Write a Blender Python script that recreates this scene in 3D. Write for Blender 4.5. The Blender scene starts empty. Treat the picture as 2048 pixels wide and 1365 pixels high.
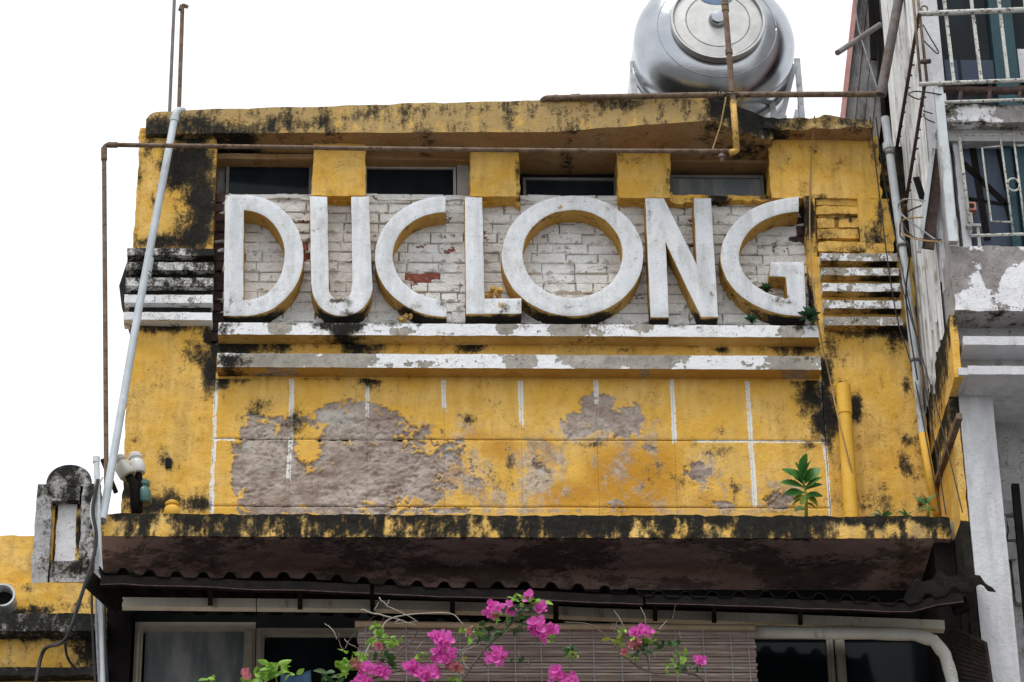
import bpy, bmesh, math, random
import numpy as np
from mathutils import Vector, Matrix, Euler

random.seed(7)
RNG = np.random.default_rng(11)
sc = bpy.context.scene
COL = sc.collection

# ------------------------------------------------------------------ camera
FPX, PITCH, YAW, ROLL = 6770.0, math.radians(30.5), math.radians(2.55), math.radians(-1.0)
CAMLOC = Vector((0.0, -20.4, 1.62))
_F = Vector((math.sin(YAW)*math.cos(PITCH), math.cos(YAW)*math.cos(PITCH), math.sin(PITCH)))
_R0 = Vector((math.cos(YAW), -math.sin(YAW), 0)); _U0 = _R0.cross(_F)
_R = _R0*math.cos(ROLL) + _U0*math.sin(ROLL); _U = -_R0*math.sin(ROLL) + _U0*math.cos(ROLL)
cam = bpy.data.cameras.new('camera'); camo = bpy.data.objects.new('camera', cam); COL.objects.link(camo)
camo.matrix_world = Matrix(((_R.x, _U.x, -_F.x, CAMLOC.x), (_R.y, _U.y, -_F.y, CAMLOC.y), (_R.z, _U.z, -_F.z, CAMLOC.z), (0, 0, 0, 1)))
cam.sensor_width = 36.0; cam.lens = 36.0*FPX/2048.0; cam.clip_end = 3000.0
sc.camera = camo

# ------------------------------------------------------------------ world, sun, exposure
world = bpy.data.worlds.new('World'); sc.world = world; world.use_nodes = True
wt = world.node_tree; wt.nodes.clear()
sky = wt.nodes.new('ShaderNodeTexSky'); sky.sky_type = 'NISHITA'; sky.sun_disc = False
SUN_EL, SUN_AZ = math.radians(68), math.radians(205)
sky.sun_elevation = SUN_EL; sky.sun_rotation = SUN_AZ; sky.air_density = 1.0; sky.dust_density = 5.0
hs = wt.nodes.new('ShaderNodeHueSaturation'); hs.inputs['Saturation'].default_value = 0.12; hs.inputs['Value'].default_value = 0.35
ov = wt.nodes.new('ShaderNodeMix'); ov.data_type = 'RGBA'; ov.inputs[0].default_value = 0.78
ov.inputs[7].default_value = (9.2, 9.45, 9.8, 1)
bg = wt.nodes.new('ShaderNodeBackground'); bg.inputs['Strength'].default_value = 0.10
wo = wt.nodes.new('ShaderNodeOutputWorld')
wt.links.new(sky.outputs[0], hs.inputs['Color']); wt.links.new(hs.outputs[0], ov.inputs[6])
wt.links.new(ov.outputs[2], bg.inputs['Color']); wt.links.new(bg.outputs[0], wo.inputs[0])
sl = bpy.data.lights.new('sun', 'SUN'); sl.energy = 1.3; sl.angle = math.radians(25); sl.color = (1, .97, .93)
so = bpy.data.objects.new('sun', sl); COL.objects.link(so)
_sd = Vector((math.sin(SUN_AZ)*math.cos(SUN_EL), math.cos(SUN_AZ)*math.cos(SUN_EL), math.sin(SUN_EL)))
so.rotation_euler = _sd.to_track_quat('Z', 'Y').to_euler(); so.location = (0, -10, 30)
vs = sc.view_settings; vs.view_transform = 'Standard'; vs.look = 'None'; vs.exposure = 0.70; vs.gamma = 1.0; vs.use_curve_mapping = False
sc.cycles.use_denoising = True; sc.cycles.max_bounces = 5; sc.cycles.diffuse_bounces = 3; sc.cycles.use_adaptive_sampling = True; sc.cycles.adaptive_threshold = .012

# ------------------------------------------------------------------ pixel rays to points on real planes
def ray(u, v): return (_F + _R*((u-1024.0)/FPX) - _U*((v-682.5)/FPX))
def W(u, v, Y):
    d = ray(u, v); return CAMLOC + d*((Y-CAMLOC.y)/d.y)
def WX(u, v, X):
    d = ray(u, v); return CAMLOC + d*((X-CAMLOC.x)/d.x)
def gx(u, v, Y): return W(u, v, Y).x
def gz(u, v, Y): return W(u, v, Y).z
def proj(p):
    d = Vector(p)-CAMLOC; w = d.dot(_F); return 1024+FPX*d.dot(_R)/w, 682.5-FPX*d.dot(_U)/w

# ------------------------------------------------------------------ numpy noise
def _hash(i, j, k, s):
    n = (i*374761393 + j*668265263 + k*2147483647 + s*974634211) & 0xffffffff
    n = ((n ^ (n >> 13))*1274126177) & 0xffffffff
    n = ((n ^ (n >> 16))*2246822519) & 0xffffffff
    return ((n ^ (n >> 15)) & 0xffffff)/float(0xffffff)
def vnoise(P, scale, seed=0):
    q = np.asarray(P, float)*scale + 1000.0; i = np.floor(q).astype(np.int64); f = q-i; f = f*f*f*(f*(f*6-15)+10)
    r = 0
    for a in (0, 1):
        for b in (0, 1):
            for c in (0, 1):
                w = (f[:, 0] if a else 1-f[:, 0])*(f[:, 1] if b else 1-f[:, 1])*(f[:, 2] if c else 1-f[:, 2])
                r = r + w*_hash(i[:, 0]+a, i[:, 1]+b, i[:, 2]+c, seed)
    return r
def fbm(P, scale, oct=4, seed=0, rough=.55):
    t = 0; a = 1; s = 0
    for o in range(oct):
        t = t + a*vnoise(P, scale*2.03**o, seed+o*17); s += a; a *= rough
    return t/s

# ------------------------------------------------------------------ mesh helpers
def link(o, parent=None):
    COL.objects.link(o)
    if parent is not None: o.parent = parent
    return o
def tag(o, label=None, cat=None, group=None, kind=None):
    for k, v in (('label', label), ('category', cat), ('group', group), ('kind', kind)):
        if v: o[k] = v
    return o
def empty(name, label=None, cat=None, group=None):
    o = bpy.data.objects.new(name, None); o.empty_display_size = .1; link(o); return tag(o, label, cat, group)

class MB:
    def __init__(s): s.v = []; s.f = []; s.m = []; s.n = 0
    def add(s, verts, faces, mat=0):
        b = s.n; s.v.extend([tuple(p) for p in verts]); s.n += len(verts)
        s.f.extend([tuple(i+b for i in f) for f in faces]); s.m.extend([mat]*len(faces)); return s
    def box(s, x0, x1, y0, y1, z0, z1, mat=0):
        v = [(x0,y0,z0),(x1,y0,z0),(x1,y1,z0),(x0,y1,z0),(x0,y0,z1),(x1,y0,z1),(x1,y1,z1),(x0,y1,z1)]
        return s.add(v, [(0,3,2,1),(4,5,6,7),(0,1,5,4),(1,2,6,5),(2,3,7,6),(3,0,4,7)], mat)
    def tube(s, pts, r, n=10, mat=0, cap=True):
        pts = [Vector(p) for p in pts]; rs = r if isinstance(r, (list, tuple)) else [r]*len(pts)
        T = [(pts[min(i+1, len(pts)-1)]-pts[max(i-1, 0)]).normalized() for i in range(len(pts))]
        a = Vector((0, 0, 1)) if abs(T[0].z) < .9 else Vector((1, 0, 0)); nrm = T[0].cross(a).normalized(); V = []; Fc = []
        for i, p in enumerate(pts):
            if i: nrm = (nrm - T[i]*nrm.dot(T[i])).normalized()
            b = T[i].cross(nrm)
            for k in range(n):
                t = 2*math.pi*k/n; V.append(p + (nrm*math.cos(t)+b*math.sin(t))*rs[i])
        for i in range(len(pts)-1):
            for k in range(n):
                Fc.append((i*n+k, i*n+(k+1) % n, (i+1)*n+(k+1) % n, (i+1)*n+k))
        if cap:
            Fc.append(tuple(range(n-1, -1, -1))); Fc.append(tuple((len(pts)-1)*n+k for k in range(n)))
        return s.add(V, Fc, mat)
    def lathe(s, prof, n=48, M=None, mat=0):
        # prof: list of (r, h) about local Z
        V = []; Fc = []
        for (r, h) in prof:
            for k in range(n):
                t = 2*math.pi*k/n; V.append(Vector((r*math.cos(t), r*math.sin(t), h)))
        for i in range(len(prof)-1):
            for k in range(n): Fc.append((i*n+k, i*n+(k+1) % n, (i+1)*n+(k+1) % n, (i+1)*n+k))
        Fc.append(tuple(range(n-1, -1, -1))); Fc.append(tuple((len(prof)-1)*n+k for k in range(n)))
        if M is not None: V = [M @ p for p in V]
        return s.add(V, Fc, mat)
    def mesh(s, name):
        me = bpy.data.meshes.new(name); me.from_pydata(s.v, [], s.f); me.polygons.foreach_set('material_index', s.m); me.update(); return me
    def build(s, name, mats, parent=None, smooth=False, angle=None, fix=True):
        me = s.mesh(name)
        for m in (mats if isinstance(mats, (list, tuple)) else [mats]): me.materials.append(m)
        if fix:
            bm = bmesh.new(); bm.from_mesh(me); bmesh.ops.recalc_face_normals(bm, faces=bm.faces); bm.to_mesh(me); bm.free()
        o = bpy.data.objects.new(name, me); link(o, parent)
        if smooth:
            me.polygons.foreach_set('use_smooth', [True]*len(me.polygons))
            if angle: me.set_sharp_from_angle(angle=math.radians(angle))
        return o

def setattr_(o, name, vals):
    me = o.data; a = me.attributes.new(name, 'FLOAT', 'POINT'); a.data.foreach_set('value', np.asarray(vals, np.float32))
def coords(o):
    n = len(o.data.vertices); c = np.empty(n*3, np.float32); o.data.vertices.foreach_get('co', c); return c.reshape(-1, 3).astype(float)
def setco(o, c): o.data.vertices.foreach_set('co', np.asarray(c, np.float32).ravel()); o.data.update()

def blobs(C, lst, Y):
    """soft field of stains at places on the plane Y: (u, v, ru, rv, strength)"""
    r = np.zeros(len(C))
    for (u, v, ru, rv, s) in lst:
        p = W(u, v, Y); k = (p-CAMLOC).length/FPX; rx = ru*k; rz = rv*k/.86
        d = ((C[:, 0]-p.x)/rx)**2 + ((C[:, 2]-p.z)/rz)**2
        r = np.maximum(r, s*np.exp(-d*.9))
    return r

def loft(name, mats, xs, prof, seg=.03, parent=None, amp=.004, nscale=9, seed=1, smooth=True, angle=38, back=True):
    """rough block: stations along x, prof(x) -> (yfront, yback, zbottom, ztop)"""
    xs = list(xs); n = len(xs); y0, y1, z0, z1 = prof(xs[0])
    ny = max(1, int(round(min(abs(y1-y0), .8)/seg))); nz = max(1, int(round((z1-z0)/seg)))
    loop = [(0, j/nz) for j in range(nz)] + [(i/ny, 1) for i in range(ny)] + [(1, 1-j/nz) for j in range(nz)] + [(1-i/ny, 0) for i in range(ny)]
    L = len(loop); V = []; Fc = []
    for x in xs:
        y0, y1, z0, z1 = prof(x)
        for (a, b) in loop: V.append((x, y0+(y1-y0)*a, z0+(z1-z0)*b))
    for i in range(n-1):
        for k in range(L): Fc.append((i*L+k, (i+1)*L+k, (i+1)*L+(k+1) % L, i*L+(k+1) % L))
    # end caps as grids of quads sharing the loop
    for e in (0, n-1):
        x = xs[e]; y0, y1, z0, z1 = prof(x); idx = {}
        for k, (a, b) in enumerate(loop): idx[(round(a*ny), round(b*nz))] = e*L+k
        for i in range(ny+1):
            for j in range(nz+1):
                if (i, j) not in idx: idx[(i, j)] = len(V); V.append((x, y0+(y1-y0)*i/ny, z0+(z1-z0)*j/nz))
        for i in range(ny):
            for j in range(nz):
                q = (idx[(i, j)], idx[(i+1, j)], idx[(i+1, j+1)], idx[(i, j+1)]); Fc.append(q if e else q[::-1])
    me = bpy.data.meshes.new(name); me.from_pydata(V, [], Fc); me.update()
    for m in (mats if isinstance(mats, (list, tuple)) else [mats]): me.materials.append(m)
    bm = bmesh.new(); bm.from_mesh(me); bmesh.ops.recalc_face_normals(bm, faces=bm.faces); bm.to_mesh(me); bm.free()
    o = bpy.data.objects.new(name, me); link(o, parent)
    if amp:
        c = coords(o); d = np.stack([fbm(c, nscale, 3, seed), fbm(c, nscale, 3, seed+50), fbm(c, nscale, 3, seed+90)], 1)-.5
        setco(o, c + d*amp*3)
    if smooth:
        me.polygons.foreach_set('use_smooth', [True]*len(me.polygons)); me.set_sharp_from_angle(angle=math.radians(angle))
    return o
def rbox(name, mats, x0, x1, y0, y1, z0, z1, seg=.03, **k):
    n = max(1, int(round((x1-x0)/seg)))
    return loft(name, mats, [x0+(x1-x0)*i/n for i in range(n+1)], lambda x: (y0, y1, z0, z1), seg, **k)

def arc(c, r, a0, a1, n, ex, ez):
    return [Vector(c)+Vector(ex)*(r*math.cos(a0+(a1-a0)*i/n))+Vector(ez)*(r*math.sin(a0+(a1-a0)*i/n)) for i in range(n+1)]

# ------------------------------------------------------------------ materials
class NT:
    def __init__(s, name):
        s.m = bpy.data.materials.new(name); s.m.use_nodes = True; s.t = s.m.node_tree; s.t.nodes.clear()
        s.out = s.t.nodes.new('ShaderNodeOutputMaterial'); s.b = s.t.nodes.new('ShaderNodeBsdfPrincipled')
        s.t.links.new(s.b.outputs[0], s.out.inputs[0]); s._pos = None
    def n(s, t): return s.t.nodes.new(t)
    def put(s, sock, v):
        if isinstance(v, bpy.types.NodeSocket): s.t.links.new(v, sock)
        elif isinstance(v, (tuple, list)): sock.default_value = (*v, 1)[:4] if sock.type == 'RGBA' else v
        else: sock.default_value = v
    def pos(s):
        if s._pos is None: s._pos = s.n('ShaderNodeNewGeometry').outputs['Position']
        return s._pos
    def obj(s): return s.n('ShaderNodeTexCoord').outputs['Object']
    def map(s, v, scale, loc=(0, 0, 0)):
        m = s.n('ShaderNodeMapping'); s.put(m.inputs[0], v); m.inputs['Scale'].default_value = scale; m.inputs['Location'].default_value = loc; return m.outputs[0]
    def noise(s, v, scale, detail=6, rough=.6, dist=0):
        x = s.n('ShaderNodeTexNoise'); s.put(x.inputs['Vector'], v); x.inputs['Scale'].default_value = scale
        x.inputs['Detail'].default_value = detail; x.inputs['Roughness'].default_value = rough; x.inputs['Distortion'].default_value = dist; return x.outputs[0]
    def math(s, op, a, b=0.0, c=None):
        x = s.n('ShaderNodeMath'); x.operation = op; s.put(x.inputs[0], a); s.put(x.inputs[1], b)
        if c is not None: s.put(x.inputs[2], c)
        return x.outputs[0]
    def step(s, v, lo, hi, a=0.0, b=1.0):
        x = s.n('ShaderNodeMapRange'); x.interpolation_type = 'SMOOTHSTEP'; s.put(x.inputs[0], v)
        for i, q in ((1, lo), (2, hi), (3, a), (4, b)): x.inputs[i].default_value = q
        return x.outputs[0]
    def mix(s, f, a, b, mode='MIX'):
        x = s.n('ShaderNodeMix'); x.data_type = 'RGBA'; x.blend_type = mode; s.put(x.inputs[0], f); s.put(x.inputs[6], a); s.put(x.inputs[7], b); return x.outputs[2]
    def attr(s, name):
        x = s.n('ShaderNodeAttribute'); x.attribute_name = name; return x.outputs['Fac']
    def rand(s): return s.n('ShaderNodeObjectInfo').outputs['Random']
    def bump(s, h, dist=.01, strength=1.0):
        x = s.n('ShaderNodeBump'); s.put(x.inputs['Height'], h); x.inputs['Distance'].default_value = dist; x.inputs['Strength'].default_value = strength
        s.t.links.new(x.outputs[0], s.b.inputs['Normal'])
    def fin(s, col, rough=.85, metal=0.0, spec=.14):
        s.put(s.b.inputs['Base Color'], col); s.put(s.b.inputs['Roughness'], rough); s.put(s.b.inputs['Metallic'], metal); s.put(s.b.inputs['Specular IOR Level'], spec); return s.m

YEL, YEL2, OCH = (.69, .40, .070), (.77, .50, .155), (.47, .245, .04)
BLACK = (.007, .008, .008)
RENDER, RENDER2 = (.25, .185, .15), (.44, .375, .325)

def plaster(name, base=YEL, base2=YEL2, dirt=OCH, mould_shade=0.0, peel=0.0, streak=.0, under=RENDER, under2=RENDER2, fleck=.12, rough=.88, mouldcol=BLACK, fade=0.0, bump=1.0, peelscale=6.0, peelsharp=.03, mid=.45, fadecol=(.33, .24, .115), crack=True, soft=1.0, worn=False, rain=0.0):
    t = NT(name); p = t.pos()
    n2 = t.noise(p, 3.2, 4, .66); n3 = t.noise(p, 62, 2, .6); n4 = t.noise(t.map(p, (1, 1, 1), (7.3, 2.1, 4.4)), peelscale, 5, .68); nm = t.noise(p, 24, 3, .65)
    nh = t.noise(t.map(p, (1, 1, .62), (1.5, 5, 8)), 9.0, 5, .76)
    st = t.noise(t.map(p, (13, 13, 1.2)), 1.0, 4, .65) if (streak or fade or rain) else None
    c = t.mix(t.step(n2, .38, .64), base, base2)
    c = t.mix(t.math('MULTIPLY', t.step(nh, .46, .70), mid), c, dirt)
    c = t.mix(t.math('MULTIPLY', t.step(nm, .54, .74), .35), c, dirt)
    if rain: c = t.mix(t.math('MULTIPLY', t.step(t.math('ADD', st, t.math('SUBTRACT', n2, .5)), .44, .72), rain), c, tuple(x*.55 for x in base))   # rain streaks
    if fade:   # weathered, greyed paint
        c = t.mix(t.math('MULTIPLY', t.step(t.math('ADD', t.math('MULTIPLY_ADD', t.math('SUBTRACT', n4, .5), 1.6, fade), t.math('MULTIPLY', t.math('SUBTRACT', st, .5), .9)), .25, .75), .85), c, fadecol)
    if worn:   # thin, half lost paint and rain-soaked ochre
        c = t.mix(t.math('MULTIPLY', t.step(t.math('MULTIPLY_ADD', t.math('SUBTRACT', n2, .5), .8, t.attr('ochre')), .2, .6), .8), c, (.47, .215, .018))
        wn = t.math('ADD', t.attr('worn'), t.math('MULTIPLY', t.math('SUBTRACT', nh, .5), 2.2))
        c = t.mix(t.math('MULTIPLY', t.step(wn, .34, .74), .85), c, t.mix(t.step(t.math('ADD', nm, t.math('SUBTRACT', n2, .5)), .35, .65), (.33, .235, .165), (.50, .43, .36)))
    c = t.mix(t.math('MULTIPLY', t.step(n3, .62, .74), fleck*4), c, (.10, .06, .02))       # small dark pits
    pe = t.math('ADD', t.attr('peel'), t.math('MULTIPLY_ADD', t.math('SUBTRACT', n4, .5), 1.5, peel))
    pe = t.math('ADD', pe, t.math('MULTIPLY', t.math('SUBTRACT', nm, .5), .25))
    pm = t.step(pe, .5-peelsharp, .5+peelsharp)
    uc = t.mix(t.math('MULTIPLY_ADD', t.step(n2, .40, .62), .6, t.math('MULTIPLY', t.step(nh, .36, .62), .45)), under, under2)
    uc = t.mix(t.math('MULTIPLY', t.step(nm, .5, .7), .5), uc, tuple(x*.6 for x in under))
    if worn: uc = t.mix(t.math('MULTIPLY', t.step(t.math('MULTIPLY_ADD', t.math('SUBTRACT', n4, .5), 1.2, t.attr('pale')), .4, .55), .8), uc, (.44, .42, .37))
    c = t.mix(pm, c, uc)
    # painted white lines
    wm = t.step(t.math('ADD', t.attr('white'), t.math('MULTIPLY', t.math('SUBTRACT', t.math('ADD', nm, t.math('SUBTRACT', n3, .5)), .5), .9)), .45, .58); c = t.mix(wm, c, (.74, .73, .69))
    # mould: soft halo, then black crust broken up into specks
    mo = t.math('ADD', t.attr('mould_shade'), t.math('MULTIPLY_ADD', t.math('SUBTRACT', nh, .5), 1.9, mould_shade))
    if streak: mo = t.math('ADD', mo, t.math('MULTIPLY', t.math('SUBTRACT', st, .5), streak))
    mo = t.math('ADD', mo, t.math('MULTIPLY', t.math('SUBTRACT', t.math('ADD', n3, nm), 1.0), .55))
    c = t.mix(t.math('MULTIPLY', t.step(t.math('MULTIPLY_ADD', t.math('SUBTRACT', nh, .5), .9, t.attr('mould_shade')), .10, .75), .62), c, (.17, .115, .045))
    c = t.mix(t.math('MULTIPLY', t.step(mo, .26, .64), .55), c, (.10, .075, .04))
    c = t.mix(t.math('MULTIPLY', t.step(mo, .60-.20*soft, .60+.16*soft), .96), c, t.mix(t.step(nm, .42, .70), mouldcol, tuple(x*2+.003 for x in mouldcol)))
    h = t.math('MULTIPLY_ADD', n3, .16, t.math('MULTIPLY', nm, .34))
    if peel > .2: h = t.math('SUBTRACT', h, t.math('MULTIPLY', pm, .5))
    if crack:
        vo = t.n('ShaderNodeTexVoronoi'); vo.feature = 'DISTANCE_TO_EDGE'; vo.inputs['Scale'].default_value = 1.9
        q = t.n('ShaderNodeVectorMath'); q.operation = 'ADD'; t.put(q.inputs[0], p)
        qn = t.n('ShaderNodeTexNoise'); t.put(qn.inputs['Vector'], p); qn.inputs['Scale'].default_value = 7; qn.inputs['Detail'].default_value = 3; qn.inputs['Roughness'].default_value = .75
        qs = t.n('ShaderNodeVectorMath'); qs.operation = 'SCALE'; t.put(qs.inputs[0], qn.outputs['Color']); qs.inputs['Scale'].default_value = .5
        t.put(q.inputs[1], qs.outputs[0]); t.put(vo.inputs['Vector'], q.outputs[0])
        cr = t.math('MULTIPLY', t.step(vo.outputs['Distance'], .012, .002), t.step(n2, .49, .56))
        c = t.mix(t.math('MULTIPLY', cr, .6), c, (.08, .05, .02))
    t.bump(h, .015*bump)
    return t.fin(c, rough)

def simple(name, c1, c2, scale=8, rough=.6, metal=0, spec=.3, bump=.003, stain=None, stainlo=.52, obj=False, streak=False):
    t = NT(name); p = t.obj() if obj else t.pos()
    n = t.noise(p, scale, 4, .62); c = t.mix(t.step(n, .35, .66), c1, c2)
    if stain: c = t.mix(t.step(t.noise(t.map(p, (1, 1, .25) if streak else (1, 1, 1), (4, 4, 4)), scale*1.7, 5, .68), stainlo, stainlo+.14), c, stain)
    if bump: t.bump(t.noise(p, scale*6, 3, .6), bump)
    return t.fin(c, rough, metal, spec)

M = {}
M['yellow'] = plaster('yellow_plaster', soft=1.4, rain=.35)
M['pillar'] = plaster('pillar_plaster', mould_shade=.07, mid=.6, soft=1.5, rain=.45, streak=.45)
M['panel'] = plaster('panel_plaster', peelsharp=.05, worn=True, mould_shade=.03, soft=1.5, rain=.3)
M['slab'] = plaster('slab_plaster', mould_shade=.25, fade=.78, streak=1.0, soft=1.6)
M['fascia'] = plaster('ledge_plaster', mould_shade=.16, streak=1.3, fleck=.2, soft=1.5, fade=.40)
M['whiteband'] = plaster('white_band_plaster', base=(.74, .75, .77), base2=(.80, .81, .82), dirt=(.56, .54, .50), peel=.33, mould_shade=.17, under=(.25, .23, .20), under2=(.42, .39, .34), mid=.3, peelscale=11)
M['letter'] = plaster('letter_paint', base=(.66, .685, .715), base2=(.76, .78, .80), dirt=(.47, .44, .39), peel=.06, mould_shade=.0, under=(.42, .27, .10), under2=(.52, .42, .30), mid=.55, fleck=.13, bump=.5, rain=.42, soft=1.4, crack=False)
M['letterside'] = plaster('letter_side_paint', base=(.47, .28, .075), base2=(.56, .36, .12), mould_shade=.22, bump=.5, soft=1.5, crack=False)
M['soffit'] = plaster('soffit_render', base=(.60, .38, .345), base2=(.66, .47, .43), dirt=(.44, .28, .25), peel=.48, peelscale=2.2, peelsharp=.07, under=(.19, .135, .125), under2=(.30, .23, .21), mould_shade=-.15, mid=.4, soft=2.2)
M['slabsoffit'] = plaster('slab_soffit', base=(.34, .20, .09), base2=(.38, .26, .14), dirt=(.2, .13, .09), peel=.2, under=(.2, .14, .11), under2=(.28, .2, .16), mould_shade=.16)
M['greyconc'] = plaster('grey_concrete', base=(.34, .33, .33), base2=(.42, .41, .41), dirt=(.22, .21, .2), mould_shade=.12, peel=.05, under=(.2, .19, .19), under2=(.3, .29, .28), streak=.4)
M['neighwhite'] = plaster('neighbour_white', base=(.56, .56, .58), base2=(.64, .64, .66), dirt=(.38, .38, .38), mould_shade=.0, mid=.3, fleck=.05, crack=False, rain=.38)
M['neighbalc'] = plaster('balcony_peeling', base=(.66, .66, .68), base2=(.74, .74, .76), dirt=(.5, .49, .48), peel=.46, mould_shade=.10, under=(.20, .18, .175), under2=(.33, .31, .30), mid=.25, peelscale=3.2)
M['neighyel'] = plaster('neighbour_yellow', mould_shade=.1, streak=.9)
M['oldneigh'] = plaster('old_parapet', base=(.34, .335, .34), base2=(.45, .45, .45), dirt=(.16, .15, .15), mould_shade=.36, peel=.1, under=(.6, .6, .6), under2=(.5, .5, .5))
M['oldyel'] = plaster('old_yellow', mould_shade=.20, fade=.3, streak=.3)
M['dark'] = simple('dark_interior', (.012, .012, .013), (.02, .02, .02), 3, .9, bump=0, spec=.1)
M['ground'] = simple('worn_street_paving', (.13, .13, .125), (.18, .175, .17), 3, .9)
M['rust'] = simple('rusty_pipe', (.13, .085, .055), (.20, .14, .095), 14, .75, stain=(.07, .04, .025), bump=.004)
M['steelpole'] = simple('weathered_steel', (.12, .11, .105), (.19, .165, .15), 10, .6, stain=(.14, .075, .05))
M['pvc'] = simple('grey_pvc', (.38, .42, .45), (.50, .54, .57), 4, .5, bump=.001, stain=(.25, .235, .21), stainlo=.54, streak=True)
M['pvcw'] = simple('white_pvc', (.48, .51, .53), (.58, .61, .62), 6, .5, bump=.001, stain=(.24, .23, .20), stainlo=.52, streak=True)
M['ypipe'] = simple('yellow_painted_pipe', (.70, .40, .045), (.74, .44, .06), 7, .6, bump=.002, stain=(.42, .22, .03), stainlo=.56)
M['ypipe2'] = simple('chipped_yellow_pipe', (.60, .37, .08), (.50, .31, .09), 12, .7, bump=.003, stain=(.16, .10, .06), stainlo=.5)
M['cable'] = simple('black_cable', (.02, .02, .022), (.035, .035, .04), 20, .6, bump=0)
M['cablegrey'] = simple('grey_cable', (.22, .23, .25), (.3, .31, .33), 20, .6, bump=0)
M['string'] = simple('jute_string', (.30, .19, .08), (.38, .26, .12), 60, .9, bump=.002)
M['ceramic'] = simple('white_ceramic', (.60, .59, .57), (.68, .68, .67), 9, .3, spec=.5, bump=0, stain=(.45, .40, .33), stainlo=.6)
M['ceramicold'] = simple('dirty_ceramic', (.42, .40, .35), (.52, .49, .43), 9, .45, spec=.5, bump=0, stain=(.28, .24, .18), stainlo=.55)
M['ceramicgreen'] = simple('green_ceramic', (.04, .11, .10), (.06, .16, .14), 9, .35, spec=.5, bump=0)
M['ceramicyel'] = simple('yellow_ceramic', (.62, .34, .04), (.68, .39, .05), 9, .7, bump=.001)
M['frame_grey'] = simple('grey_window_frame', (.13, .135, .13), (.18, .18, .17), 12, .6, bump=0)
M['frame_light'] = simple('pale_window_frame', (.40, .41, .36), (.46, .46, .42), 12, .6, bump=0)
M['frame_cream'] = simple('cream_window_frame', (.36, .32, .25), (.42, .38, .31), 9, .6, bump=.001)
M['teal'] = simple('teal_paint', (.006, .038, .05), (.008, .052, .066), 9, .45, bump=0)
M['grille'] = simple('chipped_white_steel', (.46, .47, .43), (.58, .58, .53), 22, .6, stain=(.10, .08, .06), stainlo=.50)
M['rustdark'] = simple('rusted_rod', (.055, .035, .03), (.10, .065, .055), 24, .85, bump=.004)
M['batten'] = simple('white_metal_sheet', (.68, .68, .66), (.78, .78, .77), 5, .55, stain=(.33, .30, .26), stainlo=.52, streak=True)
M['fibre'] = simple('weathered_fibre_sheet', (.15, .15, .155), (.24, .235, .23), 6, .85, stain=(.09, .085, .085), stainlo=.48, streak=True)
M['pink'] = simple('pink_fascia', (.45, .22, .20), (.52, .28, .26), 6, .7)
M['timber'] = simple('dark_timber', (.008, .007, .0065), (.014, .011, .010), 10, .9, spec=.1)
M['strip'] = simple('pale_gutter_strip', (.60, .56, .47), (.66, .62, .54), 8, .6, stain=(.42, .37, .29), stainlo=.55, streak=True)
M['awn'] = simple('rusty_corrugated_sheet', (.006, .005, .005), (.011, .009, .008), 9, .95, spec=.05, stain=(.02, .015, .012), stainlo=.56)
def slatmat():
    t = NT('bamboo_slat'); p = t.pos(); n = t.noise(t.map(p, (.6, 1, 9)), 9, 4, .65)
    c = t.mix(t.step(n, .3, .7), (.20, .145, .12), (.40, .33, .29)); c = t.mix(t.math('MULTIPLY', t.rand(), .75), c, (.13, .09, .075)); t.bump(n, .003); return t.fin(c, .85)
M['bamboo'] = slatmat()
M['bamboopole'] = simple('bamboo_pole', (.34, .24, .15), (.42, .31, .21), 5, .6, bump=.002)
M['duct'] = simple('white_duct_wrap', (.47, .46, .42), (.55, .54, .50), 7, .6, stain=(.33, .31, .27), stainlo=.58)
M['woven'] = simple('woven_mat', (.028, .021, .018), (.045, .034, .028), 12, .85, spec=.1)
M['terra'] = simple('terracotta', (.36, .16, .10), (.42, .20, .13), 12, .85)
M['blue'] = simple('blue_cloth', (.035, .075, .13), (.05, .10, .17), 10, .9)
M['bark'] = simple('bark', (.10, .075, .06), (.16, .125, .10), 20, .9, bump=.004)
M['twig'] = simple('bare_twig', (.30, .26, .23), (.38, .34, .30), 20, .9, bump=.002)
M['hanger'] = simple('black_wire', (.02, .02, .025), (.03, .03, .035), 20, .5, bump=0)

def glass(name, c1, c2, rough=.12, spec=.12):
    t = NT(name); p = t.pos(); n = t.noise(t.map(p, (3, 3, .7)), 2.2, 5, .6)
    return t.fin(t.mix(t.step(n, .4, .7), c1, c2), rough, 0, spec)
M['glass'] = glass('dark_glass', (.010, .014, .017), (.016, .022, .026))
M['glassblue'] = glass('blue_grey_glass', (.05, .065, .095), (.075, .09, .125), .25, .1)
M['glassdust'] = glass('dusty_glass', (.14, .16, .17), (.30, .31, .30), .3, .15)

def leafmat(name, c1, c2, tr=.25):
    t = NT(name); c = t.mix(t.rand(), c1, c2); c = t.mix(t.math('MULTIPLY', t.step(t.noise(t.pos(), 40, 4), .4, .7), .35), c, tuple(x*.6 for x in c1))
    t.fin(c, .5, 0, .35); d = t.n('ShaderNodeBsdfTranslucent'); t.put(d.inputs[0], c); m = t.n('ShaderNodeMixShader'); m.inputs[0].default_value = tr
    t.t.links.new(t.b.outputs[0], m.inputs[1]); t.t.links.new(d.outputs[0], m.inputs[2]); t.t.links.new(m.outputs[0], t.out.inputs[0]); return t.m
M['leaf'] = leafmat('bougainvillea_leaf', (.15, .33, .035), (.30, .48, .07))
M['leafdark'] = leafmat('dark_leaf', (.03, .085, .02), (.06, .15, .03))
M['weed'] = leafmat('weed_leaf', (.035, .14, .035), (.08, .24, .05))
M['weedpale'] = leafmat('pale_weed_leaf', (.20, .26, .04), (.30, .34, .06))
M['succ'] = leafmat('succulent_leaf', (.03, .085, .04), (.05, .12, .055), .05)
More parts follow.
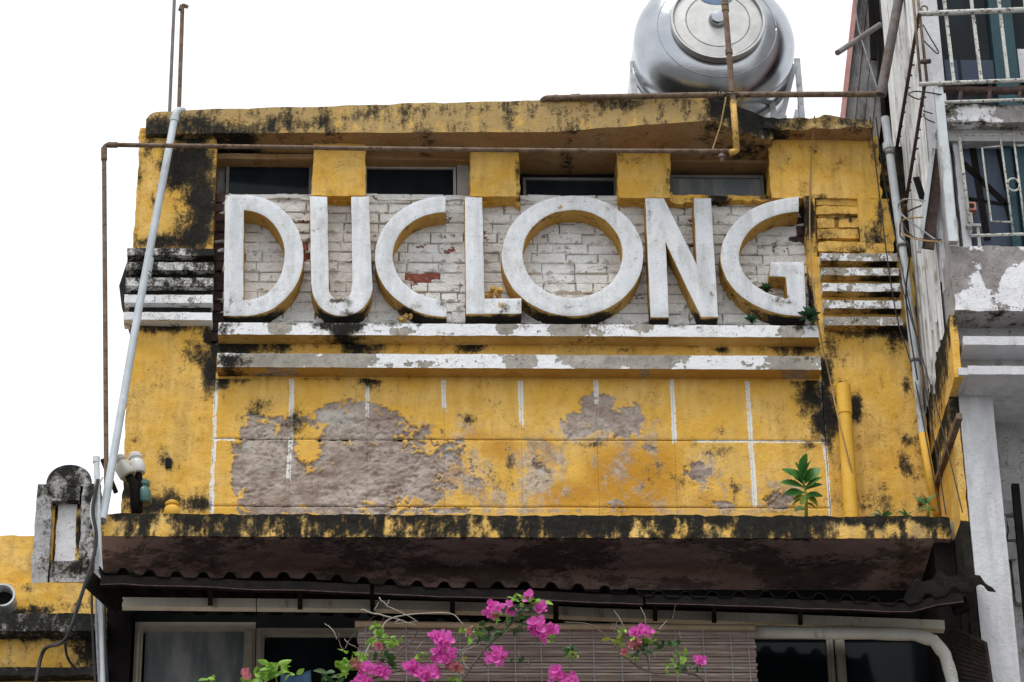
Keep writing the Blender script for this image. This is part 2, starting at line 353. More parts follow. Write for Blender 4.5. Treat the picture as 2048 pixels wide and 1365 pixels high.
M['bract'] = leafmat('pink_bract', (.76, .10, .50), (.84, .20, .63), .4)
M['bractpale'] = leafmat('faded_bract', (.60, .20, .22), (.55, .16, .25), .35)

def steel():
    t = NT('brushed_stainless'); p = t.obj()
    n = t.noise(t.map(p, (2, 2, 60)), 3, 4, .6); n2 = t.noise(p, 4, 5, .6)
    c = t.mix(t.step(n2, .35, .7), (.36, .38, .41), (.46, .47, .49))
    t.bump(n, .0006); m = t.fin(c, t.step(n2, .3, .7, .17, .25), 1.0, .5); return m
M['steel'] = steel()
M['steeldull'] = simple('dull_steel_lid', (.46, .46, .45), (.56, .555, .54), 7, .5, .75, bump=.001, stain=(.45, .43, .40), stainlo=.6)
M['steelframe'] = simple('galvanised_frame', (.42, .44, .47), (.52, .54, .56), 9, .5, .5, bump=.001, stain=(.3, .3, .3))
M['bluelabel'] = simple('blue_label', (.12, .20, .32), (.15, .24, .36), 12, .4, bump=0, obj=True)

def brickmat(name, cover):
    t = NT(name); p = t.pos(); r = t.rand()
    paint = t.mix(t.step(t.noise(p, 5, 5, .65), .35, .66), (.66, .655, .64), (.80, .80, .795))
    paint = t.mix(t.math('MULTIPLY', t.step(t.noise(p, 22, 5, .7), .54, .74), .45), paint, (.38, .35, .31))
    red = t.mix(t.step(t.noise(p, 30, 6, .7), .35, .65), (.23, .065, .045), (.32, .11, .08))
    red = t.mix(t.math('MULTIPLY', t.step(t.noise(p, 12, 5), .5, .7), .5), red, (.10, .06, .055))
    k = t.math('ADD', t.noise(t.map(p, (1, 1, 1.5)), 11, 6, .7), t.math('MULTIPLY', t.math('SUBTRACT', r, .5), .22))
    m = t.step(k, cover-.015, cover+.015); c = t.mix(m, paint, red)
    bl = t.step(t.noise(t.map(p, (1, 1, 1.4), (9, 9, 9)), 8, 5, .76), .575, .67); c = t.mix(t.math('MULTIPLY', bl, .85), c, (.035, .03, .028))
    pits = t.step(t.noise(p, 55, 4, .7), .63, .72); c = t.mix(t.math('MULTIPLY', pits, .6), c, (.09, .07, .06))
    h = t.math('ADD', t.math('MULTIPLY', t.noise(p, 24, 4, .7), .8), t.math('MULTIPLY', m, -.3)); t.bump(h, .022)
    return t.fin(c, .85)
M['brick_white'] = brickmat('painted_brick', .735)
M['brick_worn'] = brickmat('worn_painted_brick', .69)
M['brick_red'] = brickmat('bare_brick', .46)
M['brick_dark'] = simple('dark_brick', (.035, .022, .022), (.085, .045, .042), 14, .9, bump=.006)  # dark maroon brick for the edges of the panel
M['mortar'] = simple('old_mortar', (.40, .375, .35), (.62, .60, .58), 16, .95, stain=(.06, .05, .045), stainlo=.55, bump=.012)

# ================================================================== THE PLACE
def matsplit(o, fn):
    """second material on the faces where fn(normal, centre) holds"""
    for p in o.data.polygons:
        if fn(p.normal, p.center): p.material_index = 1

ground = MB().add([(-400, -400, 0), (400, -400, 0), (400, 400, 0), (-400, 400, 0)], [(0, 1, 2, 3)]).build('ground', M['ground'], fix=False)
tag(ground, 'grey worn street paving', None, None, 'structure')

# ------------------------------------------------------------------ the yellow building
XL, XLP, XRP, XR = -1.756, -1.152, 3.062, 3.74
ZS, ZTOP = 15.30, 15.51            # soffit and top of the roof slab
ZSILL = 14.90
B1T, B1B = gz(1024, 648.5, -.13), gz(1024, 672, -.13)
B2T, B2B = gz(1024, 709.5, -.13), gz(1024, 737, -.13)
LT, LB = 11.987, 11.823
YB = .12                           # face of the brick panel behind the letters
bld = empty('yellow_building', 'weathered mustard yellow shophouse with the big white letters on its top wall', 'building')
bld.location = (0, 0, 0)

core = MB().box(XL+.10, XR-.02, .34, 8.0, 0.0, ZS+.02).build('wall_core', M['oldyel'], bld)

# roof slab with its slanting front
sx = [gx(292, 240, -.05), gx(430, 240, -.07), gx(1100, 240, -.25), gx(1418, 215, -.37), gx(1530, 250, -.12), gx(1545, 250, -.10)]
sy = [-.05, -.07, -.25, -.37, -.13, -.10]; szb = [15.335, 15.335, 15.245, 15.275, 15.275, 15.30]; szt = [15.525, 15.545, 15.525, 15.50, 15.47, 15.45]
xs = list(np.linspace(sx[0], sx[-1], 190))
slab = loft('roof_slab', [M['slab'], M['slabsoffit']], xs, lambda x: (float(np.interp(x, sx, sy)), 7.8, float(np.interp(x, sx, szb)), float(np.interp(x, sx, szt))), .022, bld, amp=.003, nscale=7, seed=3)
c = coords(slab)
# broken, rounded left corner
dl = np.clip((c[:, 0]-sx[0])/.07, 0, 1); top = c[:, 2] > 15.45
c[:, 2] -= np.where(top, (1-np.sqrt(np.clip(1-(1-dl)**2, 0, 1)))*.06, 0)
c[:, 2] += np.where(c[:, 2] > 15.44, (fbm(c, 4, 4, 77)-.5)*.03, 0); setco(slab, c)
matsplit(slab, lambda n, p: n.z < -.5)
setattr_(slab, 'mould_shade', blobs(c, [(330, 235, 70, 26, .6), (430, 245, 50, 26, .6), (480, 258, 40, 25, .85), (620, 235, 60, 16, .35), (700, 225, 80, 12, .3), (930, 220, 80, 14, .35), (660, 250, 18, 30, .4), (395, 232, 60, 18, .4), (1430, 225, 30, 40, .85), (1500, 240, 60, 30, .85),
    (1040, 215, 40, 22, .35), (1250, 225, 50, 16, .35), (1140, 290, 14, 30, .5), (800, 215, 120, 12, .25), (1380, 215, 25, 20, .4), (560, 235, 40, 20, .3), (850, 265, 20, 10, .3)], -.2) + np.where((c[:, 2] > 15.42) & (c[:, 1] > .0), .9, 0))
# thin broken cap over the right pillar
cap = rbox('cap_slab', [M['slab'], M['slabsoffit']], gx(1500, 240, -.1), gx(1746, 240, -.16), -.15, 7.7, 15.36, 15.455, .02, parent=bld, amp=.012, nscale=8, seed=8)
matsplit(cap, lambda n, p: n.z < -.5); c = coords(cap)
c[:, 1] += np.where(c[:, 1] < .3, (fbm(c, 6, 4, 31)-.5)*.10, 0); setco(cap, c)
setattr_(cap, 'mould_shade', blobs(c, [(1540, 240, 60, 30, .8), (1700, 245, 60, 14, .45)], -.15))

# left pillar
lp = rbox('pillar', M['pillar'], XL, XLP, 0.0, .36, LT-.02, gz(350, 257, 0), .02, parent=bld, amp=.005, seed=5)
c = coords(lp); e = c[:, 0] < XL+.03
c[:, 0] += np.where(e, (fbm(c, 6, 4, 2)-.5)*.05 - np.clip((14.62-c[:, 2])/.4, 0, 1)*.02*(c[:, 2] > 14.4), 0); setco(lp, c)
ML = [(395, 275, 44, 26, .95), (375, 330, 44, 50, 1.15), (350, 350, 26, 34, .95), (415, 400, 32, 80, 1.1), (405, 470, 48, 34, 1.05), (330, 485, 70, 18, .85), (400, 330, 50, 70, .95), (300, 485, 40, 10, .7), (300, 300, 22, 40, .4),
      (345, 262, 60, 14, .5), (280, 330, 10, 60, .45), (310, 390, 14, 80, .35), (395, 708, 26, 34, .62), (425, 735, 22, 50, .95), (428, 690, 10, 60, .9), (330, 918, 14, 24, .62), (335, 930, 10, 12, .8), (270, 870, 16, 20, .35),
      (255, 975, 28, 40, .75), (300, 1012, 60, 20, .9), (390, 1010, 40, 16, .8), (330, 655, 90, 12, .65), (345, 1000, 20, 22, .7), (320, 585, 110, 60, .9)]
LPC = c; setattr_(lp, 'mould_shade', blobs(c, ML, 0))
c2 = coords(lp); up = c2[:, 2] > B1B; c2[:, 0] = np.where(up, XL+(c2[:, 0]-XL)*(1-.05/(XLP-XL)), c2[:, 0]); setco(lp, c2)
# small recessed socket hole as dark pocket with rim
hp = W(337, 927, -.004); MB().box(hp.x-.02, hp.x+.02, -.012, .02, hp.z-.035, hp.z+.035).build('vent_hole', M['dark'], bld)

# right pillar, in the blocks the sign and the lost plaster leave standing
zt = 15.40
xu0, xu1 = gx(1540, 330, 0), gx(1758, 330, 0)
XG = gx(1622, 500, 0); XB = gx(1718, 450, 0)
zA = gz(1650, 397, 0); zBb = gz(1720, 504, 0)
MR = [(1655, 690, 30, 60, .35), (1790, 560, 30, 80, .4), (1840, 900, 20, 80, .35), (1600, 300, 60, 20, .25), (1750, 480, 40, 30, .5), (1690, 870, 30, 60, .35), (1770, 1000, 60, 30, .35), (1640, 268, 90, 8, .4), (1752, 320, 10, 60, .5), (1762, 440, 10, 60, .5), (1640, 395, 24, 8, .5), (1740, 492, 50, 12, .6), (1700, 500, 60, 8, .6), (1610, 780, 24, 50, .0),
      (1740, 665, 80, 12, .62), (1800, 670, 30, 24, .7), (1700, 660, 60, 8, .6), (1710, 820, 14, 32, .95), (1685, 800, 20, 44, .6), (1655, 830, 26, 60, .9), (1640, 790, 26, 60, .75), (1815, 880, 12, 14, .75), (1812, 930, 18, 26, .55), (1765, 975, 16, 12, .5), (1650, 745, 16, 40, .9),
      (1660, 690, 18, 30, .5), (1812, 770, 10, 20, .5), (1850, 1010, 20, 20, .5), (1730, 1015, 60, 10, .45)]
def pil(name, *a, seed=0, **k):
    o = rbox(name, M['pillar'], *a, .02, parent=bld, amp=.004, seed=seed, **k); return o
for i, (x0, x1, z0, z1, y0) in enumerate([(xu0, xu1, zA, zt, .0), (XB, gx(1786, 480, 0), zBb-.04, zA-.002, .0), (XRP+.004, XR+.03, LT-.02, zBb-.04, .0)]):
    o = pil('pillar', x0, x1, y0, .36, z0, z1, seed=20+i); c = coords(o)
    c[:, 0] += np.where(c[:, 0] > x1-.03, (fbm(c, 7, 4, 9)-.5)*.06, 0)
    if i == 0: c[:, 0] += np.where((c[:, 0] < x0+.03), (fbm(c, 5, 4, 12)-.5)*.06, 0)
    # swollen, cracked plaster skin
    c[:, 1] += np.where(c[:, 1] < .02, (fbm(c, 2.5, 4, 41)-.5)*.02, 0); setco(o, c)
    setattr_(o, 'mould_shade', blobs(c, MR, 0)); RPO = o
o = pil('side_filler', 3.50, 3.80, .10, .36, zBb-.3, 15.38, seed=29); setattr_(o, 'mould_shade', np.full(len(o.data.vertices), .75))  # dark filler block closing the gap beside the right pillar
back = pil('pillar_core', XG+.02, XB+.02, .07, .36, zBb-.05, zA+.01, seed=28)
# strip of plaster at the edge of the sign panel
jb = rbox('jamb', M['pillar'], XG-.025, XG+.045, .0, .36, B1T-.02, zA+.01, .02, parent=bld, amp=.012, nscale=12, seed=33)
c = coords(jb); setattr_(jb, 'mould_shade', blobs(c, [(1617, 430, 16, 50, .95), (1622, 620, 14, 60, .9), (1632, 500, 8, 60, .5)], 0))
# bare yellow-washed bricks on the right pillar
for (u0, u1, v0, v1, dy) in [(1626, 1716, 396, 411, .02), (1626, 1716, 413, 428, .02), (1628, 1668, 437, 456, .03), (1670, 1716, 436, 455, .02), (1628, 1716, 458, 477, .022), (1630, 1730, 484, 503, .0), (1734, 1786, 486, 504, .0), (1630, 1690, 429, 436, .045)]:
    o = rbox('brick', M['pillar'], gx(u0, v0, dy)+.022, gx(u1, v0, dy), dy, .12, gz(1680, v1, dy), gz(1680, v0, dy), .02, parent=back, amp=.007, nscale=16, seed=int(u0+v0))
    setattr_(o, 'mould_shade', blobs(coords(o), [(1690, 432, 50, 8, .5), (1660, 470, 30, 20, .3), (1700, 500, 60, 10, .5)], 0))

# projecting stripes on both pillars
LBND = [(497, 511), (525, 540), (556, 572), (590, 606), (625, 640)]
for i, (v0, v1) in enumerate(LBND):
    o = rbox('stripe', M['whiteband'], XL-.045, XLP-.036, -.085, .05, gz(340, v1, -.085), gz(340, v0, -.085), .018, parent=bld, amp=.0025, nscale=14, seed=60+i)
    c = coords(o); mb = [.42, .46, .36, .12, .04][i]
    setattr_(o, 'mould_shade', np.full(len(c), mb)+blobs(c, [(420, 505, 30, 10, .5), (300, 505, 20, 8, -.0)], -.085)); setattr_(o, 'peel', np.full(len(c), [-.2, -.2, -.2, -.02, -.12][i]))
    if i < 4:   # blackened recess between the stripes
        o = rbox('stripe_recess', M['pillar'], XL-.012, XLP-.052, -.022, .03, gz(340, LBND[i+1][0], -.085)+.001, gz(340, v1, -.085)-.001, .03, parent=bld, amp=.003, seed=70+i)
        setattr_(o, 'mould_shade', np.full(len(o.data.vertices), 1.1))
for i, (v0, v1) in enumerate([(507, 522), (536, 551), (567, 583), (601, 617), (634, 651)]):
    u1 = 1794+i*2.6
    o = rbox('stripe', [M['whiteband'], M['letterside']], XG+.05, gx(u1, v0, -.085), -.085, .05, gz(1700, v1, -.085), gz(1700, v0, -.085), .018, parent=bld, amp=.0025, nscale=14, seed=80+i)
    matsplit(o, lambda n, p: n.z < -.5); c = coords(o); setattr_(o, 'mould_shade', np.full(len(c), .10)+.5*np.clip((c[:, 0]-3.35)/.15, 0, 1)*(c[:, 1] > -.07)); setattr_(o, 'peel', np.full(len(c), [.22, .18, .08, .12, .26][i]))
# pointed end piece of the stripes round the corner
fx = XL-.03; zz = [gz(250, 530, .2), gz(245, 572, .2), gz(250, 640, .2)]
MB().add([(fx, .02, zz[0]), (gx(238, 572, .2), .2, zz[1]), (fx, .02, zz[2]), (fx, .5, zz[0]), (gx(238, 572, .2), .5, zz[1]), (fx, .5, zz[2])], [(0, 1, 2), (3, 5, 4), (0, 3, 4, 1), (1, 4, 5, 2), (0, 2, 5, 3)]).build('stripe_end', M['timber'], bld)

# three piers between the upper windows
PB = [(625, 730), (940, 1040), (1236, 1340)]
for i, (u0, u1) in enumerate(PB):
    o = rbox('pier', M['yellow'], gx(u0, 350, 0), gx(u1, 350, 0), .0, .33, ZSILL-.05, ZS+.0, .018, parent=bld, amp=.006, nscale=11, seed=100+i)
    c = coords(o); c[:, 1] += np.where(c[:, 1] < .02, (fbm(c, 4, 4, 141)-.5)*.03, 0); c[:, 0] += (fbm(c, 5, 4, 151)-.5)*.03; setco(o, c)
    setattr_(o, 'mould_shade', blobs(c, [(1035, 350, 7, 30, .6), (1040, 390, 10, 14, .55), (1335, 360, 8, 30, .5), (1260, 320, 26, 10, .35), (655, 385, 16, 6, .35), (1240, 300, 10, 20, .4)], 0))
# ragged plaster skirts where the piers run down over the bricks
for i, (u0, u1, v0, v1) in enumerate([(628, 732, 384, 401), (962, 1040, 384, 414), (1236, 1345, 384, 405), (1345, 1600, 391, 408)]):
    x0, x1 = gx(u0, v0, .05), gx(u1, v0, .05); zt_ = gz((u0+u1)/2, v0, .05); n = 70; h = zt_-gz((u0+u1)/2, v1, .05)
    o = loft('plaster_skirt', M['yellow'], list(np.linspace(x0, x1, n)), lambda x: (.055, .14, zt_-h*(.15+1.3*float(fbm(np.array([[x*1.0, i*3.3, 0]]), 7, 5, 5, .6)[0])), zt_), .02, bld, amp=.008, nscale=14, seed=160+i)
    setattr_(o, 'mould_shade', blobs(coords(o), [(1440, 398, 22, 16, .9), (655, 392, 30, 6, .5), (1270, 400, 30, 7, .4), (1520, 395, 50, 6, .5), (1380, 398, 20, 5, .5)], .05))

# upper windows: dark openings with frames
def pane_win(name, u0, u1, v0, v1, Y, fm, gm, t=.022, dep=.03, uv=None, parent=bld):
    x0, x1 = gx(u0, (v0+v1)/2, Y), gx(u1, (v0+v1)/2, Y); z1 = gz((u0+u1)/2, v0, Y); z0 = gz((u0+u1)/2, v1, Y)
    g = MB().box(x0+t, x1-t, Y+.008, Y+.02, z0+t, z1-t).build(name, gm, parent)
    for a in ((x0, x1, z1-t, z1), (x0, x1, z0, z0+t), (x0, x0+t, z0+t, z1-t), (x1-t, x1, z0+t, z1-t)):
        MB().box(a[0], a[1], Y-dep*.3, Y+dep, a[2], a[3]).build('window_frame', fm, g)
    return g
pane_win('window', 452, 624, 322, 398, .24, M['frame_grey'], M['glass'])
pane_win('window', 728, 912, 334, 400, .24, M['frame_light'], M['glass'], .02)
pane_win('window', 1046, 1234, 357, 402, .24, M['frame_grey'], M['glass'])
pane_win('window', 1340, 1528, 352, 405, .24, M['frame_grey'], M['glassdust'])
MB().box(gx(430, 350, .25), gx(450, 350, .25), .26, .30, ZSILL, ZS-.05).build('window_jamb', M['fibre'], bld)
MB().box(gx(914, 350, .2), gx(938, 350, .2), .2, .30, ZSILL, ZS).build('window_jamb', M['greyconc'], bld)
MB().box(XLP-.02, XRP, .31, .339, ZSILL-.1, ZS).build('window_backing', M['dark'], bld)
for i, (u0, u1) in enumerate([(430, 626), (729, 941), (1039, 1237), (1339, 1540)]):   # lintels
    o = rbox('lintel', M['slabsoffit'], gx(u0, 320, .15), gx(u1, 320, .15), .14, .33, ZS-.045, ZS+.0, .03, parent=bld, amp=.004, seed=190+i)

# brick panel behind the letters
pan = MB().box(XLP-.02, XG+.02, YB+.018, .339, B1B, ZSILL).build('brick_panel', M['mortar'], bld)
z = B1T-.01; row = 0
def bshape(k):
    L, H, D = .235, .0775, .08; m = MB(); r = random.Random(k)
    bv = .006
    def jit(): return r.uniform(-.004, .004)
    pr = []
    for (yy, ins) in ((-D/2+.0, bv), (-D/2+bv, 0), (D/2, 0)):
        pr.append([(-L/2+ins+jit(), yy+jit()*.6, -H/2+ins+jit()*.6), (L/2-ins+jit(), yy+jit()*.6, -H/2+ins+jit()*.6), (L/2-ins+jit(), yy+jit()*.6, H/2-ins+jit()*.6), (-L/2+ins+jit(), yy+jit()*.6, H/2-ins+jit()*.6)])
    V = [p for q in pr for p in q]; Fc = [(0, 1, 2, 3)]
    for a in (0, 4):
        for k2 in range(4): Fc.append((a+k2, a+4+k2, a+4+(k2+1) % 4, a+(k2+1) % 4))
    me = m.add(V, Fc).mesh('brick'); me.materials.append(M['brick_white'])
    bm = bmesh.new(); bm.from_mesh(me); bmesh.ops.recalc_face_normals(bm, faces=bm.faces); bm.to_mesh(me); bm.free(); return me
bms = [bshape(k) for k in range(9)]
PITCHZ = .083
nb = 0
while z < ZSILL-.03:
    x = XLP-.05 - (row % 2)*.13 - random.uniform(0, .05)
    while x < XG:
        half = random.random() < .16; L = (.11 if half else .235)*random.uniform(.93, 1.06); xc = x+L/2
        o = bpy.data.objects.new('brick', bms[random.randrange(9)])
        hs_ = random.uniform(.97, 1.06)
        o.location = (xc, YB+.04+random.uniform(-.011, .007), z+PITCHZ/2); o.scale = (L/.235, 1, hs_); o.rotation_euler = (random.uniform(-.04, .04), random.uniform(-.012, .012), random.uniform(-.02, .02))
        u, v = proj((xc, YB, z+PITCHZ/2)); r = random.random()
        mt = 'brick_white'
        if proj((x, YB, z+PITCHZ/2))[0] < 441: mt = 'brick_dark'
        elif (825 < u < 880 and 540 < v < 562) or (u < 640 and 600 < u and 480 < v < 520): mt = 'brick_red'
        elif r < .22 or v < 420 or (930 < u < 1010 and r < .5) or u > 1560 or (1290 < u < 1440 and r < .4): mt = 'brick_worn'
        if u > 1570 and v < 500: mt = 'brick_dark'
        link(o, pan); o.material_slots[0].link = 'OBJECT'; o.material_slots[0].material = M[mt]; nb += 1
        x += L+random.uniform(.003, .010)
    z += PITCHZ; row += 1
# lumps of squeezed mortar between the bricks
mm = MB()
for i in range(700):
    lx = random.uniform(XLP, XG); lz = B1T+PITCHZ*random.randint(0, 15)+random.uniform(-.012, .012); w = random.uniform(.02, .10); V = []; n = 9
    if lz > ZSILL-.03: continue
    for k in range(n):
        t = 2*math.pi*k/n; V.append((lx+w*math.cos(t)*random.uniform(.6, 1.1), YB+.012, lz+random.uniform(.010, .022)*math.sin(t)*random.uniform(.4, 1.4)))
    V.append((lx, YB-.016-random.random()*.016, lz)); mm.add(V, [(k, (k+1) % n, n) for k in range(n)])
print('bricks', nb)
tag(mm.build('mortar_lumps', M['brick_white'], pan, smooth=True), kind='stuff')
# ragged top of the brick panel
o = rbox('panel_top', M['brick_worn'], XLP+.05, xu0, YB-.02, .30, ZSILL-.012, ZSILL+.018, .025, parent=bld, amp=.012, nscale=11, seed=210)

# frieze and the two long white mouldings
o = rbox('frieze', M['pillar'], XLP+.002, XRP+.002, 0.0, .339, B2B-.02, B1B+.02, .02, parent=bld, amp=.004, seed=220)
setattr_(o, 'mould_shade', blobs(coords(o), [(480, 690, 60, 30, 1.0), (560, 692, 40, 26, .6), (640, 676, 60, 12, .8), (720, 695, 50, 24, .75), (830, 678, 70, 9, .85), (945, 682, 36, 22, 1.0), (1010, 676, 50, 8, .8), (1200, 678, 90, 8, .75), (1385, 684, 26, 10, .9),
    (1250, 700, 12, 5, .5), (1445, 700, 16, 7, .7), (1590, 692, 60, 22, .7), (700, 720, 300, 8, .2), (1000, 745, 700, 6, .45)], 0))
for i, (zt_, zb_) in enumerate([(B1T, B1B), (B2T, B2B)]):
    o = rbox('moulding', [M['whiteband'], M['letterside']], XLP+.014, gx(1637, 660, -.13), -.13, .05, zb_, zt_, .018, parent=bld, amp=.0025, nscale=13, seed=230+i); matsplit(o, lambda n, p: n.z < -.5)
    c = coords(o)
    if i == 0:
        setattr_(o, 'peel', -.1+blobs(c, [(560, 655, 22, 14, .9), (690, 652, 28, 30, .7), (800, 665, 24, 10, .6), (1010, 655, 20, 20, .7), (1140, 655, 40, 20, .9), (1290, 655, 24, 12, .6), (1580, 660, 30, 16, .6), (470, 650, 30, 20, .3)], -.13))
        setattr_(o, 'mould_shade', -.1+blobs(c, [(690, 660, 34, 20, .95), (650, 650, 30, 16, .75), (560, 648, 60, 6, .4), (780, 648, 60, 6, .6), (450, 655, 20, 14, .5), (1050, 650, 30, 14, .5), (1480, 650, 40, 6, .4), (900, 668, 60, 5, .3), (1180, 655, 40, 18, .5), (1350, 645, 30, 10, .7), (1600, 652, 16, 10, .5), (500, 655, 40, 10, .3)], -.13))
    else:
        setattr_(o, 'peel', -.05+blobs(c, [(560, 722, 90, 20, .8), (690, 722, 70, 18, .7), (850, 728, 30, 10, .5), (1040, 722, 30, 16, .8), (1200, 722, 60, 18, .9), (1290, 722, 60, 18, .9), (1590, 725, 45, 20, 1.0)], -.13))
        setattr_(o, 'mould_shade', -.15+blobs(c, [(460, 722, 34, 16, .9), (520, 722, 30, 14, .45), (1600, 722, 40, 14, .45)], -.13))

# lower wall: scored panels
wb = MB().box(XLP-.01, XRP+.01, .062, .339, LT-.03, B2B+.02).build('panel_wall', M['greyconc'], bld)
JU = [428, 582, 735, 888, 1042, 1192, 1345, 1497, 1652]
JX = [gx(u, 800, 0) for u in JU]; JX[0] = XLP; JX[-1] = XRP
JZ = [LT-.02, gz(1024, 1014, 0), gz(1024, 880, 0), B2B-.001]
PEEL = [(560, 945, 130, 85, 1.0), (690, 945, 130, 85, 1.05), (800, 940, 100, 90, .85), (720, 850, 100, 48, .9), (900, 950, 80, 60, .42), (510, 830, 30, 30, .5), (500, 870, 30, 30, .7), (560, 900, 50, 40, .95), (480, 960, 40, 50, .95), (540, 970, 90, 70, 1.1), (660, 960, 90, 70, 1.15), (650, 985, 100, 50, 1.1), (690, 860, 60, 38, 1.0), (660, 835, 40, 26, .8), (720, 815, 26, 20, .75), (770, 855, 50, 36, .9),
        (800, 930, 60, 60, .85), (850, 960, 36, 50, .5), (940, 960, 50, 36, .42), (920, 900, 24, 40, .42), (1075, 940, 30, 40, .45), (1150, 850, 36, 24, .8), (1200, 830, 46, 34, .95), (1255, 845, 44, 36, .8), (1300, 895, 22, 18, .55),
        (1400, 945, 40, 36, .42), (1560, 1000, 36, 24, .42), (560, 1020, 120, 10, .85), (750, 1020, 100, 10, .7), (900, 1022, 60, 8, .6), (1230, 1012, 20, 12, .6), (1440, 1010, 30, 8, .55), (480, 925, 20, 30, .8), (730, 920, 60, 40, 1.0), (610, 930, 26, 22, -.2)]
KEEP = [(1165, 820, 16, 12, .5), (1235, 812, 20, 8, .4), (1290, 850, 24, 26, .6), (1215, 865, 30, 10, .45), (770, 905, 24, 20, .45), (700, 885, 20, 10, .4), (820, 900, 30, 20, .4), (840, 960, 26, 40, .4), (1270, 870, 16, 16, .5), (1230, 890, 30, 14, .5), (660, 925, 20, 12, .4), (440, 930, 26, 90, 1.0), (450, 850, 40, 40, .8), (480, 800, 60, 26, .6), (440, 1000, 20, 30, .6), (800, 790, 60, 24, .5), (612, 905, 26, 40, .9), (600, 880, 20, 20, .5), (622, 940, 36, 14, .8), (830, 1005, 40, 26, .4)]
MP = [(470, 750, 60, 20, .5), (600, 750, 120, 12, .4), (1560, 850, 30, 30, .3), (1430, 900, 50, 30, .35), (980, 950, 40, 30, .3), (500, 745, 70, 12, .45), (560, 748, 40, 10, .5), (740, 755, 24, 22, .8), (515, 810, 26, 20, .5), (590, 845, 26, 30, .62), (445, 760, 18, 26, .85), (760, 745, 40, 8, .6), (940, 838, 16, 14, .62), (1000, 745, 600, 6, .35), (1625, 790, 34, 52, .85), (1645, 845, 26, 36, 1.05), (1600, 770, 24, 24, .5),
      (1020, 940, 14, 40, .45), (1440, 905, 26, 18, .42), (1470, 985, 12, 40, .42), (1370, 960, 30, 16, .4), (1620, 890, 22, 10, .5), (480, 840, 16, 30, .35), (1300, 950, 30, 30, .33), (1190, 890, 40, 8, .4)]
WORN = [(940, 950, 72, 72, 0.62), (930, 860, 48, 31, 0.57), (1080, 940, 72, 72, 0.79), (1000, 1000, 72, 31, 0.62), (1250, 880, 84, 48, 0.57), (1240, 950, 60, 72, 0.49), (1140, 870, 72, 24, 0.62), (1430, 950, 72, 60, 0.47), (1570, 985, 60, 43, 0.59), (1320, 1000, 72, 36, 0.47), (840, 880, 48, 48, 0.57), (700, 1022, 360, 7, 0.57), (1100, 1022, 360, 7, 0.57), (1480, 1022, 180, 9, 0.52), (1075, 950, 50, 70, 0.8), (1110, 920, 40, 40, 0.7), (900, 950, 60, 60, 0.7), (1250, 930, 80, 70, 0.55), (1420, 930, 60, 50, 0.55), (1540, 990, 70, 40, 0.6), (1190, 860, 90, 40, 0.6), (1300, 880, 50, 40, 0.6)]
OCHRE = [(1260, 960, 110, 80, .8), (1150, 990, 100, 40, .6), (1330, 930, 50, 70, .6), (1000, 900, 60, 40, .5), (900, 940, 50, 60, .45), (1420, 1000, 60, 30, .4), (860, 1000, 60, 30, .4), (950, 870, 40, 20, .5)]
PALE = [(670, 835, 50, 18, .75), (620, 900, 26, 20, .6), (640, 915, 30, 30, .5), (1090, 970, 40, 50, .6), (500, 890, 30, 18, .45), (1180, 905, 30, 20, .6), (560, 985, 40, 26, .35), (900, 905, 20, 16, .6)]
WL = [(0, 745, 1025), (1, 745, 952), (2, 752, 822), (3, 745, 806), (4, 748, 836), (5, 745, 800), (6, 748, 872), (7, 748, 1000), (8, 745, 1025)]
def whitefield(C):
    r = np.full(len(C), -.6)
    for (j, v0, v1) in WL:
        z1, z0 = gz(JU[j], v0, 0), gz(JU[j], v1, 0); lean = .0
        w = .017*(1+.5*(fbm(C, 5, 3, 300+j)-.5)); d = np.abs(C[:, 0]-JX[j]+.012*(fbm(C*np.array([0, 0, 1]), 2, 2, 310+j)-.5))
        end = np.clip((C[:, 2]-z0)/.10, -1, 1)*.5; e2 = np.clip((z1-C[:, 2])/.02, -1, 1)
        f = np.clip((w-d)/.012+.5, -.6, 1.0); r = np.maximum(r, np.where(e2 > 0, np.minimum(f, .75+end), -.6))
    r = np.minimum(r, .70)
    for (u0, u1, s) in [(1385, 1650, .62), (430, 470, .6), (1530, 1600, .5)]:
        x0, x1 = gx(u0, 882, 0), gx(u1, 882, 0); f = np.clip((.012-np.abs(C[:, 2]-JZ[2]+.006))/.010+.5, -.6, s)
        r = np.maximum(r, np.where((C[:, 0] > x0) & (C[:, 0] < x1), f, -.6))
    return r
setattr_(lp, 'white', whitefield(LPC)); setattr_(RPO, 'white', whitefield(coords(RPO)))
